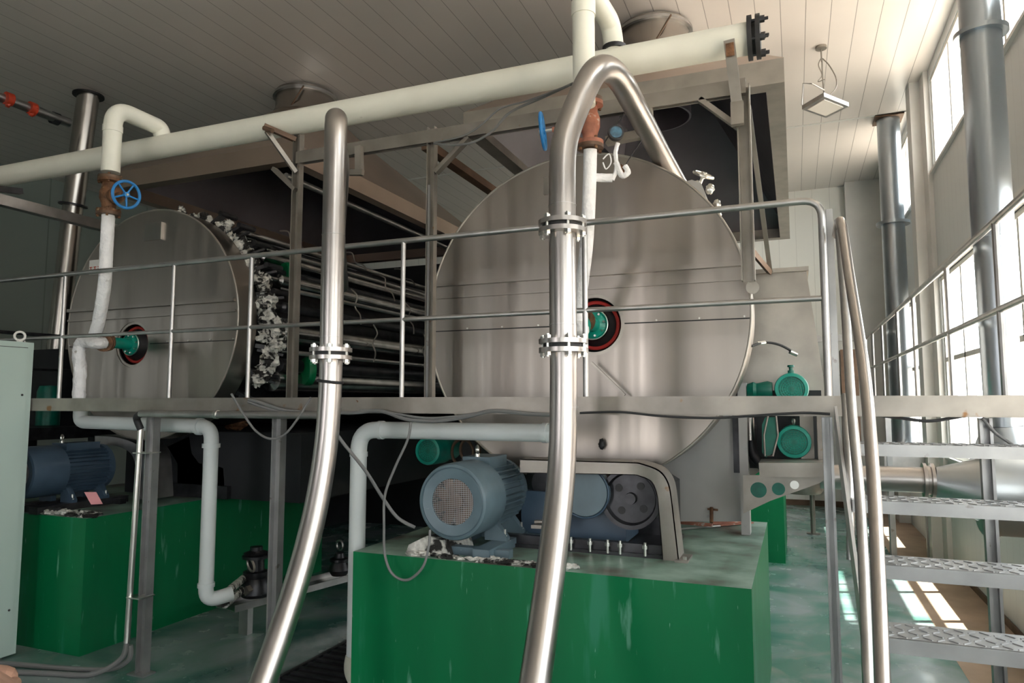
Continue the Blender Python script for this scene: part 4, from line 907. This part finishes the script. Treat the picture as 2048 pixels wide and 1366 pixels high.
o2 = [at(u, v, Y=4.77) for u, v in ((1536, 832), (1528, 870), (1530, 912), (1546, 912), (1556, 870), (1552, 832))]
sub(MB().tube(o2, .006, 8, closed=False), 'guard_wire', 'frame', sB)
# teal motor and dark gear behind, middle
sC = small_motor('round teal motor in the dark behind the near plastic pipe', at(855, 902, Y=4.6), .105, .22, False)
solo(MB().ring(at(925, 905, Y=4.75), (.2, 1, 0), .10, .012, 30).ring(at(940, 900, Y=4.8), (.2, 1, 0), .09, .012, 30), 'chain', 'brown', 'dark red drive chain loops in the shadow left of the near motor', 'chain')
# left plinth: arched guard, cream casting, green drive
g2 = thing('belt_guard', 'dark curved guard behind the dark blue motor', 'guard', (-5.1, 4.2, 1.0))
a_ = [at(u, v, Y=4.3) for u, v in ((160, 872), (205, 875), (245, 890), (262, 915), (266, 960), (268, 1003))]
b_ = [at(u, v, Y=4.3) for u, v in ((160, 890), (200, 893), (228, 905), (240, 925), (243, 960), (245, 1003))]
sub(strip([(p.x, p.z) for p in smooth(a_, 4)], [(p.x, p.z) for p in smooth(b_, 4)], 4.44, 4.56), 'arch', 'tube', g2)
sub(strip([(p.x, p.z) for p in smooth(a_, 4)], [(p.x-.005, p.z-.005) for p in smooth(a_, 4)], 4.44, 4.7), 'cover_strip', 'tube', g2)
cc = thing('cream_casting', 'cream cast bearing bracket on the far-left plinth', 'casting', tuple(at(415, 970, Y=5.0)))
ps = [at(u, v, Y=5.1) for u, v in ((352, 892), (395, 872), (400, 905), (415, 925), (440, 925), (463, 935), (465, 970), (372, 968), (372, 925))]
sub(MB().prism([(p.x, p.z) for p in ps], 5.0, 5.3), 'body', 'cream', cc)
sub(MB().box(ps[7].x-.05, ps[6].x+.08, 4.95, 5.4, 1.0, ps[7].z+.02), 'base', 'dark', cc)
solo(MB().blob(at(483, 890, Y=5.9), .24, 1.2, .9, .7, .12, 14).lathe([(.14, 0), (.14, .3)], at(505, 900, Y=5.85), X, 24), 'gear_case', 'teald', 'dark green gear case in the shadow above the far-left plinth', 'gearbox')
solo(MB().blob(at(470, 848, Y=5.3), .08, 1.6, .6, .7, .3, 12), 'rusty_elbow', 'rust', 'rusty orange lump of pipe just under the conduit at left', 'pipe fitting')
solo(MB().box(at(318, 915, Y=5.3).x, at(338, 915, Y=5.3).x, 5.3, 5.4, at(320, 958, Y=5.3).z, at(320, 905, Y=5.3).z), 'drive_cover', 'orange', 'orange cover deep in the shadow behind the left conduit post', 'cover')
# dark side frame & bench behind post
bn = thing('tool_bench', 'dim steel bench in the shadow behind the second walkway post', 'bench', (-3.0, 6.6, 0))
sub(MB().box(-3.4, -2.6, 6.4, 7.0, 1.05, 1.10), 'top', 'dark', bn)
for x in (-3.38, -2.66):
    for y in (6.42, 6.94): sub(MB().box(x, x+.05, y, y+.05, 0, 1.05), 'leg', 'dark', bn)
solo(MB().box(*sum(((p.x, q.x) for p, q in ((at(584, 935, Y=6.5), at(591, 935, Y=6.5)),)), ()), 6.5, 6.55, 1.101, at(588, 925, Y=6.5).z), 'bottle', 'orange', 'small orange container on the dim bench', 'container')
# trap assembly on its channel skid
sk = thing('trap_skid', 'low grey channel skid standing on the floor at lower left', 'stand', (-3.9, 4.6, 0))
q0 = at(490, 1268, Z=0)
e0 = V((q0.x-.05, q0.y-.02, 0)); e1 = e0+V((.35, 1.55, 0))
zt3 = .245
sub(MB().chan(e0+Z*zt3+V((-.03, -.12, 0)), e1+Z*zt3, .26, .055, .01, side=X), 'channel', 'tube', sk)
for p in (e0, e1+V((-.02, -.1, 0))): sub(MB().box(p.x-.0, p.x+.09, p.y, p.y+.06, 0, zt3-.02), 'leg', 'tube', sk)
tr = thing('steam_trap', 'large dark cast trap with stacked flange cap on the skid, nearest one', 'steam trap', (e0.x+.06, e0.y+.15, zt3+.03))
c = V((e0.x+.05, e0.y+.12, zt3+.03))
sub(MB().lathe([(.10, 0), (.13, .03), (.12, .10), (.09, .15), (.10, .17), (.10, .20), (.07, .21), (.065, .30), (.11, .31), (.11, .33), (.08, .335), (.10, .35), (.05, .37), (.05, .40), (.0, .40)], c, Z, 32), 'body', 'dark', tr)
sub(MB().ring(c+V((.03, -.09, .27)), (0.2, 1, 0), .035, .010, 24, 8, 1.6), 'yoke', 'rim', tr)
sub(MB().bar(c+V((.02, -.13, .06)), c+V((.06, -.13, .10)), .05, .05), 'label_boss', 'frame', tr)
for s_, nm in ((0, 1), (1, 2)):
    a = at(450+2*s_, 1208-22*s_, Y=4.05); b = c+V((-.09, -.02, .06+.09*s_)); sub(MB().tube(smooth([tuple(a), tuple((a+b)/2), tuple(b)], 5), .030, 14, wob=.06), 'wrapped_inlet', 'rag', tr)
t2_ = thing('steam_trap', 'smaller dark trap with round lifting eye further back on the skid', 'steam trap', tuple(c+V((.22, .85, 0))))
c = c+V((.22, .85, 0))
sub(MB().lathe([(.07, 0), (.10, .05), (.07, .12), (.09, .13), (.09, .15), (.05, .16), (.04, .2), (.0, .2)], c, Z, 28), 'body', 'dark', t2_)
sub(MB().ring(c+V((0, 0, .27)), (.3, 1, 0), .045, .009, 24), 'lifting_eye', 'tube', t2_)
c3 = c+V((-.12, -.45, 0))
t4_ = thing('steam_trap', 'squat dark valve with bright bolts midway along the skid', 'valve', tuple(c3))
sub(MB().lathe([(.06, 0), (.08, .04), (.06, .08), (.07, .09), (.0, .1)], c3, Z, 24).cyl(c3+V((-.12, 0, .05)), c3+V((.12, 0, .05)), .03, 14), 'body', 'dark', t4_)
for s_ in (-1, 1): sub(MB().hexbolt(c3+V((s_*.04, -.03, .09)), Z, .012, .03), 'bolt', 'zinc', t4_)

# ============================================================ RIGHT-HAND DUCTS AND FAN
YT = 5.0
fd = thing('fan_tank', 'grey horizontal drum with conical reducer and polished inlet tube at right', 'fan duct', (1.1, YT, 1.1))
zt4 = at(1990, 972, Y=YT).z
def xx(u, v=970): return at(u, v, Y=YT).x
sub(MB().tube([(xx(1640, 952), YT, zt4+.02), (xx(1858, 952), YT, zt4+.02)], .078, 32), 'inlet_tube', 'pipe', fd)
sub(MB().lathe([(.08, -.03), (.105, -.03), (.105, -.012), (.088, -.008), (.088, .008), (.105, .012), (.105, .03), (.08, .03)], (xx(1856, 952), YT, zt4+.02), X, 32), 'clamp_collar', 'pipe', fd)
sub(MB().tube([(xx(1868), YT, zt4+.015), (xx(1960), YT, zt4-.02)], [.085, .19], 40, caps=False), 'reducer', 'galv_s', fd)
sub(MB().tube([(xx(1960), YT, zt4-.02), (1.595, YT, zt4-.02)], .27, 48), 'casing', 'galv_s', fd)
sub(MB().ring((xx(1965), YT, zt4-.02), X, .27, .008, 48), 'end_bead', 'galv_s', fd)
sub(MB().blob(at(1996, 1062, Y=YT-.05), .03, 1, 1, 1, .1), 'drain_knob', 'rubber', fd)
sub(MB().box(1.3, 1.36, YT-.03, YT+.03, 0, zt4-.28).box(1.5, 1.56, YT-.03, YT+.03, 0, zt4-.28), 'leg', 'galv', fd)
bd_ = thing('flue_duct', 'big grey-blue vertical duct with one flange ring at upper right', 'duct', (1.17, 5.15, 1.7))
cx_ = 1.185; cy_ = 5.15
sub(MB().tube([(cx_, cy_, 2.9), (cx_, cy_, ZC)], .116, 40), 'upper_section', 'duct', bd_)
sub(MB().tube([(cx_, cy_, 1.72), (cx_, cy_, 2.9)], [.100, .108], 40), 'lower_section', 'duct', bd_)
zf = at(1962, 68, Y=cy_).z
sub(MB().annulus((cx_, cy_, zf-.015), Z, .105, .152, .03, 48), 'flange_ring', 'duct', bd_)
sub(MB().tube([(cx_, cy_, 1.72), (cx_+.02, cy_, 1.45)], [.12, .24], 40, caps=False), 'boot', 'duct', bd_)
fd2 = thing('flue_duct', 'slimmer grey duct with flange ring further back by the windows', 'duct', (1.33, 10.8, 1.6))
pz = at(1780, 448, Y=10.8).z
sub(MB().tube([(1.33, 10.8, 1.75), (1.33, 10.8, ZC-.03)], .145, 32), 'pipe', 'duct', fd2)
sub(MB().annulus((1.33, 10.8, pz-.02), Z, .14, .21, .04, 40), 'flange_ring', 'duct', fd2)
sub(MB().box(1.15, 1.51, 10.62, 10.98, ZC-.03, ZC-.002), 'ceiling_plate', 'brown', fd2)
sub(MB().tube(smooth([(1.33, 10.8, 1.80), (1.33, 10.8, 1.45), (1.31, 10.7, 1.2), (1.25, 10.4, 1.1)]), .155, 24), 'elbow', 'duct', fd2)
sub(MB().ring((1.33, 10.8, 1.72), Z, .16, .012, 32), 'clamp_ring', 'tube', fd2)
sub(MB().box(1.0, 1.5, 9.9, 10.5, .85, 1.25), 'fan_box', 'tube', fd2)
sub(MB().box(1.02, 1.08, 9.9, 9.96, 0, .85).box(1.42, 1.48, 9.9, 9.96, 0, .85), 'leg', 'galv', fd2)
# basin on thin legs far back
bs_ = thing('basin', 'small steel basin on a thin tube leg under the bracket', 'basin', tuple(at(1625, 1070, Z=0)))
pb_ = at(1627, 1068, Z=0)
sub(MB().lathe([(.03, 1.12), (.24, 1.12), (.28, 1.18), (.28, 1.42), (.27, 1.42), (.27, 1.18)], (pb_.x-.12, pb_.y, -.55), Z, 30), 'bowl', 'frame', bs_)
sub(MB().cyl((pb_.x, pb_.y, 0), (pb_.x, pb_.y, .62), .035, 12).lathe([(.09, 0), (.09, .012)], pb_, Z, 16), 'leg', 'frame', bs_)
solo(MB().box(.92, 1.0, 11.3, 11.38, 0, 2.0), 'strut', 'brown', 'brown upright post beyond the stair near the back corner', 'post')
solo(MB().box(.72, .98, 12.9, 13.3, 0, 2.75), 'switch_cabinet', 'brown', 'brown cupboard at the far end of the walkway', 'cupboard')

# left stainless flue and left wall services
lf = thing('flue_duct', 'polished stainless flue at far left rising to a ceiling collar', 'duct', (-7.7, 6.0, 2))
A = at(175, 190, Z=ZC); 
yA = A.y
A = at(177, 190, Y=6.0); B = at(146, 412, Y=6.0); C_ = at(104, 790, Y=6.0)
scl = 6.0
sub(MB().tube([A+V((0, 0, .0)), B], .125, 36), 'upper_section', 'steel', lf)
sub(MB().tube([B, C_], .118, 36), 'lower_section', 'steel', lf)
sub(MB().annulus(B-(A-B).normalized()*.0, (A-B), .12, .165, .02, 36), 'flange_ring', 'dark', lf)
sub(MB().annulus(A-Z*.02, Z, .11, .18, .02, 36), 'ceiling_collar', 'black', lf)
fire = thing('sprinkler_pipe', 'grey pipe with red couplings hung high at far left', 'pipe', (-9, 6, 5.4))
s0 = at(-60, 172, Z=5.25); s1 = at(138, 246, Z=5.25)
sub(MB().tube([s0, s1], .055, 20), 'pipe', 'tube', fire)
d0 = (s1-s0).normalized()
for u, v in ((17, 198), (64, 217)):
    p = at(u, v, Z=5.25); sub(MB().tube([p-d0*.035, p+d0*.035], .072, 18).blob(p-Z*.06, .035, 1, 1, 1, .2), 'coupling', 'redc', fire)
p = at(110, 237, Z=5.25); sub(MB().tube([p-d0*.04, p+d0*.04], .072, 18), 'coupling', 'rubber', fire)
k0, k1 = at(-40, 388, X=-8.6), at(185, 436, X=-8.6)
lb = solo(MB().bar(at(-60, 385, X=-6.8), at(243, 462, X=-6.8), .09, .10), 'side_beam', 'tube', 'dim grey-green beam running back past the polished flue at far left', 'beam')
solo(MB().bar(at(-30, 375, X=-6.4), at(42, 383, X=-6.4), .06, .05), 'side_beam', 'dark', 'short dark bar under the cream header at the far left edge', 'beam')
# warning notice
sg = thing('notice', 'small white notice with red characters behind the wrapped pipe at left', 'sign', tuple(at(190, 545, Y=4.37)))
a, b = at(179, 521, Y=4.372), at(206, 547, Y=4.372)
sub(MB().box(a.x, b.x, 4.372, 4.376, b.z, a.z), 'board', 'trim', sg)
ch = MB(); wd = (b.x-a.x)
for q in range(3):
    x = a.x+wd*(.14+.28*q); z = (a.z+b.z)/2-.02; s_ = wd*.09
    ch.box(x-s_, x+s_, 4.369, 4.372, z+s_*1.1, z+s_*1.45).box(x-s_, x+s_, 4.369, 4.372, z-s_*.2, z+s_*.15).box(x-s_*.2, x+s_*.15, 4.369, 4.372, z-s_*1.5, z+s_*1.5).box(x-s_, x+s_, 4.369, 4.372, z-s_*1.5, z-s_*1.2)
sub(ch, 'characters', 'redc', sg)
# cabinet
c0 = at(31, 1312, Z=.0); zc_ = at(46, 684, X=c0.x).z
cb = thing('electrical_cabinet', 'tall pale green enamelled cabinet at the left edge', 'cabinet', (c0.x-.3, c0.y-.5, 0))
sub(MB().box(c0.x-.34, c0.x, c0.y-1.0, c0.y, .02, zc_), 'body', 'cab', cb)
sub(MB().box(c0.x, c0.x+.012, c0.y-.96, c0.y-.045, .07, zc_-.045), 'door', 'cab', cb)
sub(MB().box(c0.x, c0.x+.004, c0.y-.045, c0.y-.040, .07, zc_-.045).box(c0.x, c0.x+.004, c0.y-.96, c0.y-.045, zc_-.045, zc_-.040), 'door_gap', 'rubber', cb)
sub(MB().ring((c0.x-.03, c0.y-.09, zc_+.045), (1, -.6, 0), .033, .009, 24).lathe([(.02, 0), (.02, .015)], (c0.x-.03, c0.y-.09, zc_), Z, 12), 'lifting_eye', 'winframe', cb)
sub(MB().lathe([(0, 0), (.008, 0), (.008, .004), (0, .004)], (c0.x+.012, c0.y-.075, zc_-.40), X, 10).lathe([(0, 0), (.008, 0), (.008, .004), (0, .004)], (c0.x+.012, c0.y-.075, .35), X, 10), 'rivets', 'rubber', cb)
gm_ = at(98, 795, Y=5.0)
solo(MB().lathe([(.11, -.35), (.11, .0), (.09, .06), (0, .07)], (gm_.x, 5.0, gm_.z+.06), Z, 28), 'upright_motor', 'teald', 'green motor cap standing behind the far-left platform posts', 'motor')
bx = at(60, 700, Y=5.2); bx2 = at(112, 800, Y=5.2)
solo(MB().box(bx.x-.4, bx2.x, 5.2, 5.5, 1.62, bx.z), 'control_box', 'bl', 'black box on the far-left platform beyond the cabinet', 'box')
# pendant floodlight
zl_ = 5.10
pl = thing('pendant_floodlight', 'flat square floodlight hanging on a hook and looped cable from the ceiling', 'lamp', (.39, 8.3, zl_))
cr = [at(u, v, Z=zl_) for u, v in ((1604, 219), (1652, 236), (1698, 213), (1648, 193))]
cen = sum(cr, V((0, 0, 0)))/4
def frame4(s0, z0, z1):
    m = MB(); vs = [cen+(p-cen)*s0 for p in cr]; m.add([V((p.x, p.y, z0)) for p in vs]+[V((p.x, p.y, z1)) for p in vs], [(0, 3, 2, 1), (4, 5, 6, 7)]+[(i, (i+1) % 4, 4+(i+1) % 4, 4+i) for i in range(4)]); return m
ho = frame4(1, zl_, zl_+.045); h_ = sub(ho, 'housing', 'tube', pl)
sub(frame4(.76, zl_-.006, zl_), 'diffuser', 'winframe', pl)
e = 0
sub(MB().tube([cr[0]+Z*.05, cr[0]+Z*.30+(cen-cr[0])*.1, cr[3]*.5+cr[0]*.5+Z*.22, cen+Z*.2], .008, 8), 'yoke', 'tube', pl)
hk_ = at(1646, 190, Y=cen.y); tp = at(1642, 93, Z=ZC)
sub(MB().cyl((tp.x, tp.y, ZC-.03), (tp.x, tp.y, ZC), .06, 16).cyl((tp.x, tp.y, ZC-.18), (tp.x, tp.y, ZC-.02), .008, 8), 'ceiling_hook', 'frame', pl)
def q_(u, v): return tuple(at(u, v, Y=(tp.y+cen.y)/2))
sub(MB().tube(smooth([(tp.x, tp.y, ZC-.15), q_(1644, 120), q_(1645, 150), q_(1647, 175), (cen.x, cen.y, zl_+.04)], 5), .008, 8), 'hanging_wire', 'frame', pl)
sub(MB().tube(smooth([q_(1642, 117), q_(1637, 130), q_(1644, 150), q_(1636, 163), q_(1650, 158)], 6), .006, 8).tube(smooth([q_(1645, 117), q_(1658, 130), q_(1672, 155), q_(1672, 175), q_(1660, 190)], 6), .007, 8), 'supply_cable', 'frame', pl)
# person at the very lower left: only a bare elbow reaches into the frame
el = at(-24, 1352, Y=2.2)
def figure():
    pts = {'pelvis': (el.x-.55, el.y+.05, .36), 'chest': (el.x-.38, el.y-.02, .78), 'neck': (el.x-.33, el.y-.02, .98), 'head': (el.x-.30, el.y-.02, 1.14),
           'shr': (el.x-.22, el.y-.02, .88), 'elr': tuple(el-X*.01), 'wrr': (el.x-.17, el.y+.22, .46), 'hdr': (el.x-.25, el.y+.29, .44),
           'shl': (el.x-.50, el.y-.12, .88), 'ell': (el.x-.55, el.y+.10, .62), 'wrl': (el.x-.38, el.y+.28, .50),
           'knr': (el.x-.30, el.y+.32, .48), 'anr': (el.x-.42, el.y+.20, .08), 'tor': (el.x-.35, el.y+.38, .05),
           'knl': (el.x-.62, el.y+.40, .22), 'anl': (el.x-.80, el.y+.05, .09), 'tol': (el.x-.9, el.y-.0, .05)}
    rad = dict(pelvis=.15, chest=.15, neck=.06, head=.10, shr=.075, elr=.045, wrr=.032, hdr=.04, shl=.075, ell=.045, wrl=.03, knr=.07, anr=.045, tor=.04, knl=.07, anl=.045, tol=.04)
    ed = [('pelvis', 'chest'), ('chest', 'neck'), ('neck', 'head'), ('chest', 'shr'), ('shr', 'elr'), ('elr', 'wrr'), ('wrr', 'hdr'), ('chest', 'shl'), ('shl', 'ell'), ('ell', 'wrl'), ('pelvis', 'knr'), ('knr', 'anr'), ('anr', 'tor'), ('pelvis', 'knl'), ('knl', 'anl'), ('anl', 'tol')]
    ks = list(pts); org = V((el.x-.5, el.y, 0))
    me = bpy.data.meshes.new('person'); me.from_pydata([tuple(V(pts[k])-org) for k in ks], [(ks.index(a), ks.index(b)) for a, b in ed], [])
    o = bpy.data.objects.new('person', me); COL.objects.link(o); o.location = org; o['_o'] = tuple(org)
    o.modifiers.new('skin', 'SKIN'); sv = me.skin_vertices[0].data
    for i, k in enumerate(ks): sv[i].radius = (rad[k], rad[k])
    sv[0].use_root = True
    o.modifiers.new('sub', 'SUBSURF').render_levels = 2; me.materials.append(S['skin'])
    o['label'] = 'person crouching beyond the lower left corner, only a bare elbow in view'; o['category'] = 'person'
    # dark clothes over the trunk and upper arm
    sub(MB().tube(smooth([pts['pelvis'], pts['chest'], (pts['neck'][0], pts['neck'][1], .95)], 6), [.17]*6+[.18]*6+[.09], 20).tube([pts['shr'], V(pts['shr'])*.45+V(pts['elr'])*.55], [.09, .062], 16).tube([pts['shl'], V(pts['shl'])*.45+V(pts['ell'])*.55], [.09, .062], 16), 'shirt', 'black_frame', o)
    sub(MB().blob(V(pts['head'])+V((-.01, 0, .03)), .125, 1, 1, 1.05, .04, 16), 'hair', 'rubber', o)
figure()
